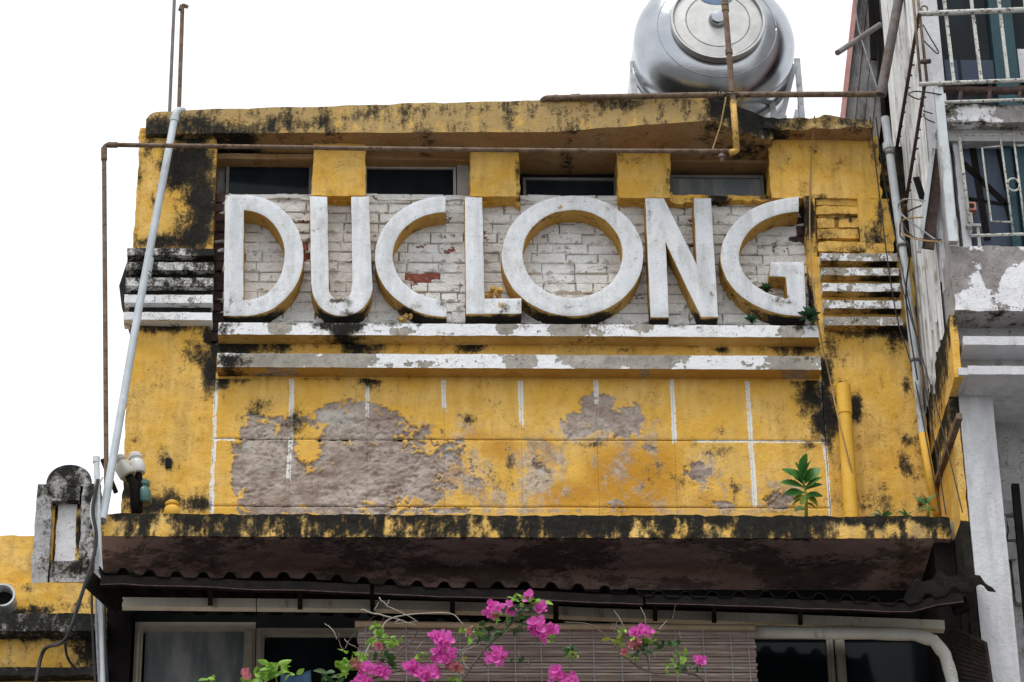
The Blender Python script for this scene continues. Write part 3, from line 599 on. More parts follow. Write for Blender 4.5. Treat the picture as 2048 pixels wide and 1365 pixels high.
for i in range(8):
    for j in range(3):
        g = .0007; gz_ = .003
        o = rbox('wall_panel', M['panel'], JX[i]+g, JX[i+1]-g, 0.0, .06, JZ[j]+gz_, JZ[j+1]-gz_, .0085, parent=wb, amp=.0, smooth=True, angle=50)
        c = coords(o); pf = blobs(c, PEEL, 0)-blobs(c, KEEP, 0); sm = blobs(c, PEEL, 0)
        gate = np.clip(sm*2.2, 0, 1); wv_ = np.stack([fbm(c, 9, 3, 470), fbm(c, 9, 3, 480)*0, fbm(c, 9, 3, 490)], 1)-.5; cw = c+wv_*.11
        pm = pf*1.15+.10*gate + ((fbm(cw, 3.4, 6, 400, .68)-.5)*1.9 + (fbm(cw, 24, 4, 420, .75)-.5)*1.3)*gate - np.clip((fbm(cw, 9, 5, 460, .72)-.585)*9, 0, 1)*.75*np.clip(1.5-sm, .15, 1)
        mask = np.clip((pm-.40)/.05, 0, 1); mask = mask*mask*(3-2*mask)
        fr = c[:, 1] < .012; lum = fbm(c*np.array([.8, 1, 1.15]), 9, 6, 440, .70)
        # ridged rough coat under the lost paint
        rid = np.clip(1-np.abs(fbm(cw*np.array([.7, 1, 1.2]), 5, 5, 450, .62)-.5)*26, 0, 1)*np.clip((fbm(c, 3, 2, 455)-.42)*8, 0, 1)
        c[:, 1] += np.where(fr, mask*(.006+.036*(.5-lum)+.010*rid) + (1-mask)*((fbm(c, 4, 4, 430)-.5)*.014 - np.clip(pm-.22, 0, .18)*.02), 0)
        edge = np.minimum(np.minimum(c[:, 0]-JX[i], JX[i+1]-c[:, 0]), np.minimum(c[:, 2]-JZ[j], JZ[j+1]-c[:, 2]))
        ez = np.minimum(c[:, 2]-JZ[j], JZ[j+1]-c[:, 2]); c[:, 1] = np.where(fr, c[:, 1]+np.clip(.009-edge, 0, .009)*.15+np.clip(.009-ez, 0, .009)*.6, c[:, 1]); setco(o, c)
        setattr_(o, 'peel', np.where(sm > .02, (mask-.5)*2.4+.48, -.6)); setattr_(o, 'mould_shade', blobs(c, MP, 0)); setattr_(o, 'worn', np.maximum(blobs(c, WORN, 0), np.clip(pm+.12, 0, .42)*np.clip(sm*1.6, 0, 1))); setattr_(o, 'ochre', blobs(c, OCHRE, 0)); setattr_(o, 'pale', blobs(c, PALE, 0)); setattr_(o, 'white', np.where(mask > .75, whitefield(c)-.12, whitefield(c)))

# ledge over the lower storey
led = rbox('ledge', [M['fascia'], M['soffit']], -1.885, 3.775, -.55, .339, LB, LT, .022, parent=bld, amp=.005, nscale=10, seed=240)
c = coords(led); c[:, 2] += np.where(c[:, 2] > LT-.02, (fbm(c, 12, 4, 91)-.5)*.03, 0); setco(led, c); matsplit(led, lambda n, p: n.z < -.5)
zz = (c[:, 2]-LB)/(LT-LB); drip = fbm(c*np.array([1, .2, .36]), 20, 5, 500, .75)
setattr_(led, 'mould_shade', np.where(c[:, 1] < -.525, .62+(zz-.5)*.30+(drip-.5)*1.7+blobs(c, [(1120, 1050, 60, 30, .4), (1560, 1045, 90, 26, .35), (700, 1050, 60, 26, .15)], -.55)-blobs(c, [(225, 1055, 34, 22, .7), (1700, 1062, 50, 14, .5), (1780, 1062, 50, 12, .5), (1440, 1060, 20, 14, .6), (1840, 1060, 40, 16, .6), (780, 1055, 16, 20, .4), (960, 1050, 14, 18, .4), (330, 1060, 40, 16, .3)], -.55), np.where(c[:, 2] > LT-.03, .5, blobs(c, [(520, 1110, 120, 26, .35), (760, 1130, 160, 26, .45), (1100, 1110, 200, 40, .35), (1500, 1120, 160, 26, .35), (1820, 1130, 60, 60, .6)], -.3)-.1)))
rbox('ledge_return', M['greyconc'], 3.78, 3.86, -.5, .3, LB+.02, LT-.01, .03, parent=bld, amp=.006, seed=244)
# lower storey wall and windows under the awning
MB().box(XL+.02, XR-.02, .22, .339, 9.0, LB).build('lower_wall', M['dark'], bld)
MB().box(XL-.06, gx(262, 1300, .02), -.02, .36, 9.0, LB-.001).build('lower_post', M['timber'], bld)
MB().box(3.66, 3.795, -.50, .33, 9.0, LB-.01).build('side_shade_box', M['timber'], bld)  # black box added to stand in for the shade below the ledge end
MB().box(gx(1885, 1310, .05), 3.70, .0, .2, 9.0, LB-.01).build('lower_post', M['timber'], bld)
def lower_window(u0, u1, vt, gm):
    x0, x1 = gx(u0, 1310, .05), gx(u1, 1310, .05); z1 = gz((u0+u1)/2, vt, .05); z0 = 10.2; t = .075
    g = MB().box(x0+t*.9, x1-t*.9, .09, .10, z0, z1-t*.6).build('window', gm, bld)
    for a in ((x0, x1, z1-t*.6, z1), (x0, x0+t*.7, z0, z1-t*.6), (x1-t, x1, z0, z1-t*.6)):
        MB().box(a[0], a[1], .04, .12, a[2], a[3]).build('window_frame', M['frame_cream'], g)
        if a[3]-a[2] > .3: MB().box(a[0]+.018, a[1]-.018, .028, .039, a[2], a[3]-.02).build('window_frame', M['frame_cream'], g)
    return g
lower_window(268, 510, 1246, M['glassdust']); lower_window(512, 760, 1258, M['glass'])
lower_window(1440, 1690, 1262, M['glass']); lower_window(1655, 1885, 1262, M['glass'])

# ------------------------------------------------------------------ the seven letters of the sign
YF = -.05                          # front plane of the letters
def ell(cu, cv, ru, rv, a0, a1, n): return [(cu+ru*math.cos(math.radians(a0+(a1-a0)*i/n)), cv-rv*math.sin(math.radians(a0+(a1-a0)*i/n))) for i in range(n+1)]
def letter(name, outer, holes, label, stains):
    """outline given on the sign plane, triangulated, cut fine, extruded back to the bricks"""
    bm = bmesh.new(); loops = []
    for ring in [outer]+holes:
        vs_ = [bm.verts.new((gx(u, v, YF), YF, gz(u, v, YF))) for (u, v) in ring]
        loops.append([bm.edges.new((vs_[i], vs_[(i+1) % len(vs_)])) for i in range(len(vs_))])
    bmesh.ops.triangle_fill(bm, use_beauty=True, edges=[e for l in loops for e in l])
    fr = list(bm.faces)
    for f in fr:
        if f.normal.y > 0: f.normal_flip()
    ext = bmesh.ops.extrude_face_region(bm, geom=fr)
    for v in [g for g in ext['geom'] if isinstance(g, bmesh.types.BMVert)]: v.co.y = YB+.03
    bmesh.ops.recalc_face_normals(bm, faces=bm.faces)
    ed = [e for e in bm.edges if len(e.link_faces) == 2 and abs(e.verts[0].co.y-YF) < 1e-5 and abs(e.verts[1].co.y-YF) < 1e-5 and abs(e.calc_face_angle(0)) > .8]
    bmesh.ops.bevel(bm, geom=ed, offset=.006, segments=2, affect='EDGES', profile=.5, clamp_overlap=True)
    for it in range(3): 
        long = [e for e in bm.edges if e.calc_length() > .055]
        bmesh.ops.subdivide_edges(bm, edges=long, cuts=1); bmesh.ops.triangulate(bm, faces=[f for f in bm.faces if len(f.verts) > 4])
    me = bpy.data.meshes.new(name); bm.to_mesh(me); bm.free()
    me.materials.append(M['letter']); me.materials.append(M['letterside'])
    for p in me.polygons: p.material_index = 0 if (p.normal.y < -.6) else 1
    o = bpy.data.objects.new(name, me); link(o); c = coords(o)
    d = np.stack([fbm(c, 10, 3, 601), fbm(c, 10, 3, 602), fbm(c, 10, 3, 603)], 1)-.5; setco(o, c+d*.010); me.set_sharp_from_angle(angle=math.radians(35)); me.polygons.foreach_set('use_smooth', [True]*len(me.polygons)); me.set_sharp_from_angle(angle=math.radians(35))
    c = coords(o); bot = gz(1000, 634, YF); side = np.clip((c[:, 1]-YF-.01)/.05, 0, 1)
    # sides darken towards the bottom, spatter and worn corners on the faces
    setattr_(o, 'mould_shade', blobs(c, stains, YF) + side*np.clip((bot+.16-c[:, 2])/.16, 0, 1)*1.0); edge = (c[:, 1] > YF+.0012) & (c[:, 1] < YF+.012); setattr_(o, 'peel', blobs(c, [(u, v, r1*.7, r2*.7, s*.6) for (u, v, r1, r2, s) in stains], YF)*.8+np.where(edge, .22, 0))
    return tag(o, label, 'letter', 'raised white letters of the sign')
letter('sign_letter', [(450, 390)]+ell(490, 511, 117, 121, 90, -90, 30)+[(447, 632)], [[(488, 421)]+ell(492, 511, 77, 89, 88, -88, 24)+[(487, 600)]], 'raised white letter D at the left end of the sign', [(465, 596, 26, 8, .55), (455, 625, 16, 10, .6), (455, 392, 10, 5, .5), (480, 620, 14, 20, .3)])
letter('sign_letter', [(619, 393), (655, 393), (658, 572)]+ell(680, 578, 22, 22, 178, 362, 12)+[(704, 570), (702, 393), (738, 393), (745, 572)]+ell(684, 572, 61, 61, 0, -180, 24)+[(622, 570)], [], 'raised white letter U with a chipped base', [(695, 628, 18, 8, .75), (680, 602, 26, 5, .8), (700, 610, 12, 10, .4), (720, 398, 12, 6, .5)])
letter('sign_letter', ell(892, 513, 142, 121, 90, 270, 34)+[(893, 634), (893, 598)]+ell(890, 512, 105, 87, 268, 90, 30)+[(891, 425)], [], 'raised white letter C between the U and the L', [(884, 606, 14, 16, .6), (835, 615, 14, 8, .6), (876, 400, 14, 8, .2)])
letter('sign_letter', [(929, 394), (965, 394), (969, 597), (1043, 597), (1043, 628), (932, 628)], [], 'raised white letter L in the middle of the sign', [(1020, 612, 22, 12, .35), (1005, 618, 8, 10, .4), (965, 395, 20, 4, .4)])
letter('sign_letter', ell(1145, 511.5, 142, 121, 0, 358, 64), [ell(1145, 508, 100, 88, 0, 357, 52)], 'raised white round letter O', [(1155, 614, 30, 6, .3), (1070, 420, 20, 20, .15)])
letter('sign_letter', [(1290, 396), (1328, 396), (1393, 528), (1387, 396), (1422, 396), (1437, 635), (1402, 635), (1332, 486), (1338, 635), (1301, 635)], [], 'raised white letter N between the O and the G', [(1300, 430, 8, 30, .3), (1425, 600, 10, 20, .2)])
letter('sign_letter', [(1598, 393)]+ell(1604, 513, 163, 119.5, 94, 268, 34)+[(1613, 632), (1608, 524), (1541, 524), (1539, 553), (1571, 555), (1576, 597)]+ell(1602, 512, 124, 88, 256, 96, 30)+[(1598, 425)], [], 'raised white letter G at the right end, plants rooted in it', [(1575, 605, 22, 8, .6), (1560, 600, 20, 10, .4), (1580, 540, 26, 14, .35), (1593, 618, 20, 10, .3)])

# ------------------------------------------------------------------ water tank on the roof
TC = W(1428, 92, 1.15); TR = .168*(TC-CAMLOC).length/6.77*.955
tank = empty('water_tank', 'round stainless steel water tank lying on the roof', 'water tank'); tank.location = TC
TM = Matrix.Rotation(math.radians(90), 4, 'X')            # local +Z -> world -Y (towards the street)
prof = [(TR*.2, -1.02), (TR*.7, -.98), (TR*.93, -.86), (TR, -.7)]
for i in range(12): prof.append((TR*(1 if i % 4 else .985), -.66+i*.055))
prof += [(TR, 0.0), (TR*.995, .05), (TR*.97, .10), (TR*.915, .155), (TR*.83, .205), (TR*.745, .237), (TR*.66, .259), (TR*.62, .267), (TR*.575, .273)]
MB().lathe(prof, 96, TM).build('tank_shell', M['steel'], tank, smooth=True, angle=50)
MB().lathe([(TR*.575, .28), (TR*.585, .335), (TR*.575, .352), (TR*.555, .352), (TR*.545, .322)], 80, TM).build('lid_rim', M['steeldull'], tank, smooth=True, angle=40)
MB().tube([(TR*.735*math.cos(a), -.2415, TR*.735*math.sin(a)) for a in np.linspace(0, 2*math.pi, 97)], .0045, 6).build('shell_bead', M['steel'], tank, smooth=True)
lid = MB().lathe([(TR*.53, .20), (TR*.53, .332), (TR*.40, .338), (TR*.392, .330), (TR*.384, .338), (TR*.2, .342), (.004, .343)], 80, TM).build('lid', M['steeldull'], tank, smooth=True, angle=25)
MB().lathe([(TR*.115, .33), (TR*.115, .365), (TR*.085, .395), (TR*.02, .402)], 40, TM).build('lid_knob', M['steel'], lid, smooth=True, angle=35)
# blue maker's plate: an oval with a run of paint
pl = []
for k in range(40):
    t = 2*math.pi*k/40; pl.append((TR*.205*math.cos(t), TR*.36+TR*.125*math.sin(t)))
m_ = MB(); V = [(x, -.3455, zz_) for x, zz_ in pl]+[(x, -.335, zz_) for x, zz_ in pl]; m_.add(V, [tuple(range(40))]+[(k, (k+1) % 40, 40+(k+1) % 40, 40+k) for k in range(40)])
m_.build('name_plate', M['bluelabel'], lid)
for o in lid.children:
    pass
stand = empty('tank_stand', 'pale steel angle frame carrying the water tank', 'stand'); stand.location = TC+Vector((0, 0, -TR-.2))
def bar(name, a, b, w, t, mat, parent):
    a = Vector(a); b = Vector(b); d = (b-a).normalized(); up = Vector((0, 1, 0)) if abs(d.y) < .9 else Vector((1, 0, 0)); s1 = d.cross(up).normalized(); s2 = d.cross(s1).normalized()
    V = [p+s1*i*w/2+s2*j*t/2 for p in (a, b) for i, j in ((-1, -1), (1, -1), (1, 1), (-1, 1))]
    return MB().add(V, [(0, 3, 2, 1), (4, 5, 6, 7), (0, 1, 5, 4), (1, 2, 6, 5), (2, 3, 7, 6), (3, 0, 4, 7)]).build(name, mat, parent)
Lc = stand.location.copy()
def sbar(n_, a, b, w=.045, t=.03): 
    return bar(n_, Vector(a)-Lc, Vector(b)-Lc, w, t, M['steelframe'], stand)
for yy in (1.32, 1.95):
    zf = ZTOP-.02
    sbar('leg', (W(1265, 125, yy).x, yy, W(1265, 122, 1.3).z), (W(1265, 125, yy).x+.03, yy, zf)); sbar('leg', (W(1594, 118, yy).x, yy, W(1594, 116, 1.3).z), (W(1594, 118, yy).x+.02, yy, zf))
    sbar('brace', (W(1262, 122, yy).x+.05, yy-.02, W(1265, 122, 1.3).z-.04), (W(1390, 235, yy).x, yy-.02, zf-.02), .04, .02); sbar('brace', (W(1588, 130, yy).x, yy-.02, W(1588, 130, 1.3).z), (W(1500, 240, yy).x, yy-.02, zf-.05), .04, .02)
    sbar('brace', (W(1540, 200, yy).x, yy-.04, W(1540, 200, 1.3).z), (W(1575, 232, yy).x, yy-.04, zf-.03), .045, .02)
    cr = [TC + Vector((TR*1.015*math.cos(a), yy-TC.y, TR*1.015*math.sin(a)))-Lc for a in np.linspace(math.radians(190), math.radians(350), 26)]
    MB().tube(cr, .022, 8).build('cradle_strap', M['steelframe'], stand, smooth=True)

# ------------------------------------------------------------------ pipes, poles, wires
def pipe(name, pts, r, mat, label, cat='pipe', joints=(), n=12, jm=None, group=None):
    pts = [Vector(p) for p in pts]; o = MB().tube(pts, r, n).build(name, mat, None, smooth=True, angle=50); tag(o, label, cat, group)
    for (a, b, rr) in joints: MB().tube([a, b], rr, n).build('coupling', jm or mat, o, smooth=True, angle=50)
    return o
def along(a, b, t): return Vector(a)+(Vector(b)-Vector(a))*t
def bend(a, corner, b, r, n=6):
    a, c_, b = Vector(a), Vector(corner), Vector(b); p0 = c_+(a-c_).normalized()*r; p1 = c_+(b-c_).normalized()*r
    return [a]+[(1-t)**2*p0+2*t*(1-t)*c_+t*t*p1 for t in [i/n for i in range(n+1)]]+[b]
# long rusty pipe across the windows with its drop on the left
YP = -.30
pA = W(213, 1010, YP); pB = W(208, 290, YP); pC = W(1468, 303, -.42); pm1 = W(800, 297, -.36)
pts = bend(pA, pB, pm1, .04)[:-1]+[W(420, 293, -.32), pm1+Vector((0, 0, -.006)), W(1150, 301, -.39)+Vector((0, 0, -.004)), pC]
pipe('rusty_pipe', pts, .0165, M['rust'], 'thin rusty pipe running under the roof slab and dropping at the left corner', joints=[(along(pB, pA, .01), along(pB, pA, .045), .022), (along(pB, pm1, .012), along(pB, pm1, .045), .022), (W(1395, 304, -.41), W(1415, 304, -.41), .021)])
# drain cock under its right end
tp = W(1443, 304, -.42); o = pipe('drain_cock', [tp+Vector((0, 0, -.02)), tp+Vector((0, 0, -.085))], [.02, .012], M['steelpole'], 'small drain cock hanging under the end of the rusty pipe', 'valve', [(tp+Vector((0, 0, -.03)), tp+Vector((0, 0, -.05)), .026)])
# vertical riser in front of the tank
YV = -.46
r0, r1, r2 = W(1446, -40, YV), W(1466, 203, YV), W(1473, 298, YV)
o = pipe('riser_pipe', [r0, r1, r2], .021, M['rust'], 'upright pipe crossing in front of the water tank, yellow at its foot', joints=[(along(r0, r1, t_-.018), along(r0, r1, t_+.018), .027) for t_ in (.20, .245, .60)])
MB().tube([r1+Vector((0, -.002, 0)), r2+Vector((0, -.002, -.01))], .0235, 12).build('painted_length', M['ypipe2'], o, smooth=True)
MB().tube(bend(r2+Vector((0, 0, .01)), r2+Vector((0, 0, -.022)), r2+Vector((-.05, .015, -.022)), .02), .023, 12).build('elbow', M['ypipe2'], o, smooth=True)
# pipe along the top edge
h0, h1, h2 = W(1085, 199, -.26), W(1440, 190, -.43), W(1752, 189, -.43)
pipe('roof_edge_pipe', bend(h0+Vector((-.02, .15, -.05)), h0+Vector((0, 0, .01)), h1, .05)+[h2], .022, M['rust'], 'rusty pipe lying along the top edge of the roof slab', joints=[(W(1142, 196, -.28), W(1160, 195, -.28), .028), (W(1108, 197, -.27), W(1116, 197, -.27), .028)])
# wire ties round the crossing
for (u, v, k) in [(1448, 190, 0), (1455, 186, 1), (1464, 192, 2)]:
    p = W(u, v, YV); pipe('wire_tie', [p+Vector((.05*math.cos(a), .04*math.sin(a)+.0, .012*math.sin(2*a+k))) for a in np.linspace(0, 5.8, 16)], .004, M['cable'], ['dark wire wound round the pipe crossing, left strand', 'dark wire wound round the pipe crossing, upper strand', 'dark wire wound round the pipe crossing, right strand'][k], 'wire', n=6)
sa, sb = W(1452, 195, -.5), W(1425, 300, -.46)
pipe('string', [sa, along(sa, sb, .5)+Vector((.01, 0, -.01)), sb], .006, M['string'], 'frayed jute string tying the crossing down to the rusty pipe', 'string', n=6)
# two thin poles at the left corner
a, b = W(338, 250, .1), W(350, -30, .1); pipe('thin_pole', [a, b], .0125, M['steelpole'], 'thin dark pole leaving the top of the picture at the left corner', 'pole')
a, b = W(357, 250, .12), W(365, 10, .12); pipe('thin_pole', bend(a, b, b+Vector((.04, .0, -.02)), .02), .0155, M['rust'], 'thin rusty pole with a bent tip at the left corner', 'pole', [(b+Vector((-.012, 0, -.05)), b+Vector((-.002, 0, -.01)), .02)])
# grey plastic drainpipe
g0, g1, g2 = W(352, 222, -.08), W(343, 236, -.12), W(205, 1040, -.62)
pipe('drainpipe', bend(W(366, 222, -.02), g0, g2, .045)[:-1]+[along(g1, g2, .5)+Vector((0, 0, -.004)), g2], .028, M['pvc'], 'long slanting grey plastic drainpipe across the left corner', 'drainpipe', [(along(g0, g2, .016), along(g0, g2, .03), .033), (along(g0, g2, .385), along(g0, g2, .42), .033), (along(g0, g2, .425), along(g0, g2, .43), .0345)])
# yellow painted drainpipe on the right pillar
y0, y1 = W(1686, 772, -.10), W(1706, 1085, -.12)
o = pipe('drainpipe', [y0, along(y0, y1, .32), y1], [.046, .048, .053], M['ypipe'], 'short fat yellow painted drainpipe on the right pillar', 'drainpipe', [(along(y0, y1, .0), along(y0, y1, .19), .052)], 18)
# white down pipe beside the neighbour
w0, w1 = W(1762, 100, -.12), W(1846, 868, -.10)
w2 = W(1874, 1030, -.10)
o = pipe('down_pipe', [W(1770, 236, -.12), along(W(1770, 236, -.12), w1, .5)+Vector((.012, 0, 0)), w1], .030, M['pvcw'], 'tall pale grey plastic down pipe in the corner beside the neighbour', 'down pipe', [(W(1776, 288, -.12), W(1778, 300, -.12), .042)], 14)
MB().tube([w1, w2], .031, 14).build('painted_length', M['ypipe'], o, smooth=True)
for k, t_ in enumerate((.12, .42, .78)):
    q = along(W(1770, 236, -.12), w1, t_); MB().tube([q+Vector((.006, 0, -.012)), q+Vector((.006, 0, .012))], .036, 14).build('clip', M['steelpole'], o, smooth=True); MB().box(q.x-.01, q.x+.05, -.10, .02, q.z-.008, q.z+.008).build('clip', M['steelpole'], o)
# thick slanting mast pipe at the top right and its arm
a, b = W(1803, -30, -.55), W(1762, 190, -.42); pipe('mast_pipe', [a, b], .036, M['steelpole'], 'thick grey mast pipe slanting out of the top of the picture', 'pipe', [(along(b, a, .0), along(b, a, .06), .042)], 14)
pipe('stub_pole', [W(1675, 106, -.75), W(1760, 50, -.2)], .021, M['steelpole'], 'short grey pole sticking out over the roof from the neighbour', 'pole')

def wire(name, pp, r, mat, label, cat='wire', sub=6):
    P = [W(*q) for q in pp]; out = []
    for i in range(len(P)-1):
        p0 = P[max(i-1, 0)]; p1 = P[i]; p2 = P[i+1]; p3 = P[min(i+2, len(P)-1)]
        for k in range(sub):
            t = k/sub; out.append(.5*((2*p1)+(p2-p0)*t+(2*p0-5*p1+4*p2-p3)*t*t+(3*p1-p0-3*p2+p3)*t**3))
    out.append(P[-1]); return pipe(name, out, r, mat, label, cat, n=6)
wire('thin_wire', [(1629, 232, -.17), (1622, 330, -.03), (1620, 480, -.03), (1632, 620, -.16), (1660, 760, -.03), (1680, 850, -.2), (1722, 1015, -.1)], .0055, M['string'], 'thin brown wire hanging down the right pillar past the letter G')
wire('thin_wire', [(1740, 235, -.18), (1760, 400, -.03), (1775, 520, -.1), (1795, 640, -.1), (1830, 760, -.12), (1880, 1030, -.3)], .0045, M['cable'], 'thin dark wire along the right edge of the yellow wall')
wire('thin_wire', [(1752, 235, -.18), (1768, 360, -.03), (1800, 520, -.14), (1845, 740, -.3), (1892, 1030, -.5)], .0045, M['cable'], 'dark wire crossing the white down pipe')
wire('thin_wire', [(1800, 560, -.2), (1840, 700, -.4), (1880, 840, -.7), (1925, 1025, -.98)], .0045, M['cable'], 'dark wire running down across the yellow side wall')
wire('thin_wire', [(1712, 2, -.3), (1718, 60, -.25), (1757, 185, -.42)], .005, M['cablegrey'], 'pale cord strung from the pink fascia to the mast pipe', 'cord')
for i, (pp, mt, lb) in enumerate([([(1850, 402, -1.1), (1806, 400, -.6), (1800, 425, -.5), (1850, 465, -.9), (1883, 488, -1.12)], 'cablegrey', 'blue grey cable looping beside the white post'), ([(1845, 435, -1.0), (1806, 440, -.6), (1803, 465, -.5), (1840, 480, -.9), (1884, 484, -1.12)], 'string', 'tan cable looping below the blue grey one'), ([(1842, 412, -1.0), (1815, 425, -.6), (1808, 450, -.5), (1830, 476, -.8), (1882, 480, -1.12)], 'cable', 'black cable looping beside the white post'), ([(1805, 430, -.5), (1800, 470, -.5), (1820, 500, -.6), (1812, 600, -.3), (1835, 760, -.3)], 'cable', 'black cable hanging down behind the white down pipe')]):
    wire('cable', pp, .006, M[mt], lb, 'cable')
# bundle of cables at the left end of the ledge
wire('cable', [(196, 960, -.66), (186, 1020, -.68), (192, 1090, -.7), (160, 1200, -.72), (130, 1280, -.7), (88, 1300, -.4), (72, 1365, -.4)], .013, M['cable'], 'thick black cable drooping from the ledge end to the lower left', 'cable')
wire('cable', [(130, 1285, -.7), (135, 1315, -.6), (155, 1345, -.5)], .009, M['cable'], 'short black cable branching off the thick cable', 'cable')
for i, (u, mt, lb) in enumerate([(190, 'cable', 'leftmost black cable hanging below the ledge end'), (198, 'cablegrey', 'dark grey cable hanging below the ledge end'), (215, 'cable', 'right black cable hanging below the ledge end')]):
    wire('cable', [(192+i*3, 1060+i*40, -.7), (u-6, 1180, -.7), (u-4, 1280, -.68), (u+2, 1390, -.66)], .009, M[mt], lb, 'cable')
wire('cable', [(205, 955, -.64), (190, 985, -.66), (182, 1030, -.66), (200, 1100, -.66), (204, 1160, -.65)], .008, M['pvcw'], 'white cable curving round the left end of the ledge', 'cable')
a, b = W(193, 915, -.63), W(206, 1385, -.66); pipe('conduit', [a, b], .019, M['pvcw'], 'white conduit standing at the left end of the ledge', 'conduit', [(a+Vector((0, 0, -.04)), a+Vector((0, 0, .0)), .023)])

# ------------------------------------------------------------------ insulators on the ledge
def insul(name, base, tip, mat, pin, label, s=1.0):
    base, tip = Vector(base), Vector(tip); ax = (tip-base); L = ax.length; Q = ax.to_track_quat('Z', 'Y').to_matrix().to_4x4(); T = Matrix.Translation(base) @ Q
    r = .052*s
    o = MB().lathe([(r*.86, 0), (r, .01*s), (r*.98, L*.52), (r*.84, L*.62), (r*.66, L*.66), (r*.66, L*.72), (r*.84, L*.77), (r*.86, L*.9), (r*.6, L), (r*.1, L*1.0)], 28, T).build(name, mat, None, smooth=True, angle=40)
    tag(o, label, 'insulator', 'ceramic insulators on the ledge')
    if pin: MB().tube([base-ax.normalized()*.0, base-ax.normalized()*.06, Vector(pin)], [.024*s, .028*s, .024*s], 10).build('pin', M['timber'], o, smooth=True)
    return o
insul('insulator', W(258, 953, -.42), W(234, 915, -.42), M['ceramicold'], W(270, 1025, -.40), 'tilted dirty grey ceramic insulator at the left', 1.15)
insul('insulator', W(276, 948, -.36), W(270, 908, -.36), M['ceramic'], W(278, 1025, -.36), 'upright clean white ceramic insulator behind the tilted one', 1.05)
insul('insulator', W(288, 1008, -.34), W(286, 962, -.34), M['ceramicgreen'], None, 'dark green glazed insulator standing right of the white ones', 1.0)
insul('insulator', W(344, 1036, -.40), W(344, 1004, -.40), M['ceramicyel'], None, 'yellow painted insulator stub on the ledge', 1.05)

# ------------------------------------------------------------------ right neighbour
nb_ = empty('white_building', 'white plastered neighbouring house with barred windows at the right edge', 'building')
XN = 3.82
def nbx(name, mat, x0, x1, y0, y1, z0, z1, seg=.04, amp=.004, seed=0, **k): return rbox(name, mat, x0, x1, y0, y1, z0, z1, seg, parent=nb_, amp=amp, seed=seed, **k)
XJ = 3.985
MB().box(XN+.002, XJ, -.74, .48, 13.70, 18.2).build('upper_wall', M['neighwhite'], nb_)
MB().box(XJ, 7.5, -.40, .48, 9.0, 18.2).build('rear_wall', M['dark'], nb_)
# sheet metal strips down the side
for i in range(13):
    y1 = .46-i*.094;
    if i == 0: MB().box(XN-.003, XN+.001, -.70, .47, 13.2, 18.0).build('sheet_backing', M['timber'], nb_)
    zb_ = 13.35+random.uniform(-.1, .25)+(0 if i > 8 else -.35)
    m_ = MB(); x = XN-.012-(i % 3)*.004
    m_.box(x, XN-.004, y1-.080, y1-.006, zb_, 18.0); m_.box(x-.014, x, y1-.016, y1-.006, zb_, 18.0)
    m_.build('sheet_strip', M['batten'], nb_)
# upper window behind the bars
g = MB().box(XJ+.002, 7.4, -.66, -.64, 14.93, 18.2).build('window', M['glass'], nb_)
for (u0, u1) in ((1985, 2030),): 
    MB().box(gx(u0, 100, -.70), gx(u1, 100, -.70), -.73, -.66, 14.94, 18.1).build('window_frame', M['teal'], g)
MB().box(gx(1890, 145, -.69), gx(1988, 145, -.69), -.70, -.665, gz(1940, 166, -.69), gz(1940, 122, -.69)).build('pane', M['glassblue'], g)
MB().box(gx(1916, 145, -.69), gx(1922, 145, -.69), -.706, -.70, gz(1940, 166, -.69), gz(1940, 122, -.69)).build('window_bar', M['glass'], g)
MB().box(gx(2036, 120, -.69), 7.0, -.70, -.665, gz(2040, 160, -.69), gz(2040, 100, -.69)).build('pane', M['neighwhite'], g)
# canopy slab between the windows
o = nbx('canopy_slab', M['neighbalc'], gx(1888, 225, -1.1), 7.5, -1.1, -.41, 14.784, 14.925, .02, .006, 900)
setattr_(o, 'mould_shade', blobs(coords(o), [(1900, 222, 16, 20, .55), (1960, 210, 60, 6, .6), (1985, 250, 80, 10, .5)], -1.1))
MB().box(gx(1893, 262, -.95), 7.5, -1.0, -.41, 14.69, 14.783).build('canopy_drop', M['greyconc'], nb_)
# second window
z0_, z1_ = 13.768, 14.69
g = MB().box(gx(1925, 400, -.92), 7.4, -.90, -.88, z0_, z1_).build('window', M['glassblue'], nb_)
for (u0, u1, dy) in ((2012, 2030, .02), (2036, 2060, .03)): MB().box(gx(u0, 380, -.92), gx(u1, 380, -.92), -.92-dy, -.89, z0_, z1_).build('window_frame', M['teal'], g)
# dark bars seen in the glass: painted reflection of a bracket
def seen(a, b, w): bar('bracket_reflection', W(*a, -.905), W(*b, -.905), w, .008, M['timber'], g)
seen((1943, 282), (1975, 480), .045); seen((1926, 326), (2012, 408), .04); seen((1925, 278), (2012, 296), .025); seen((1995, 300), (2012, 380), .02); seen((1935, 397), (2030, 412), .02); seen((2008, 400), (2032, 488), .02)
# jamb pieces at the left of that window
nbx('jamb', M['greyconc'], gx(1888, 360, -1.0), gx(1906, 360, -1.0), -1.0, -.75, z0_, z1_+.08, .03, .006, 905); nbx('jamb', M['neighwhite'], gx(1912, 360, -.95), gx(1929, 360, -.95), -.97, -.76, z0_, z1_, .03, .004, 906)
nbx('jamb', M['neighwhite'], XN+.01, gx(1884, 420, -.8), -.79, -.741, 13.6, 14.6, .04, .006, 907)
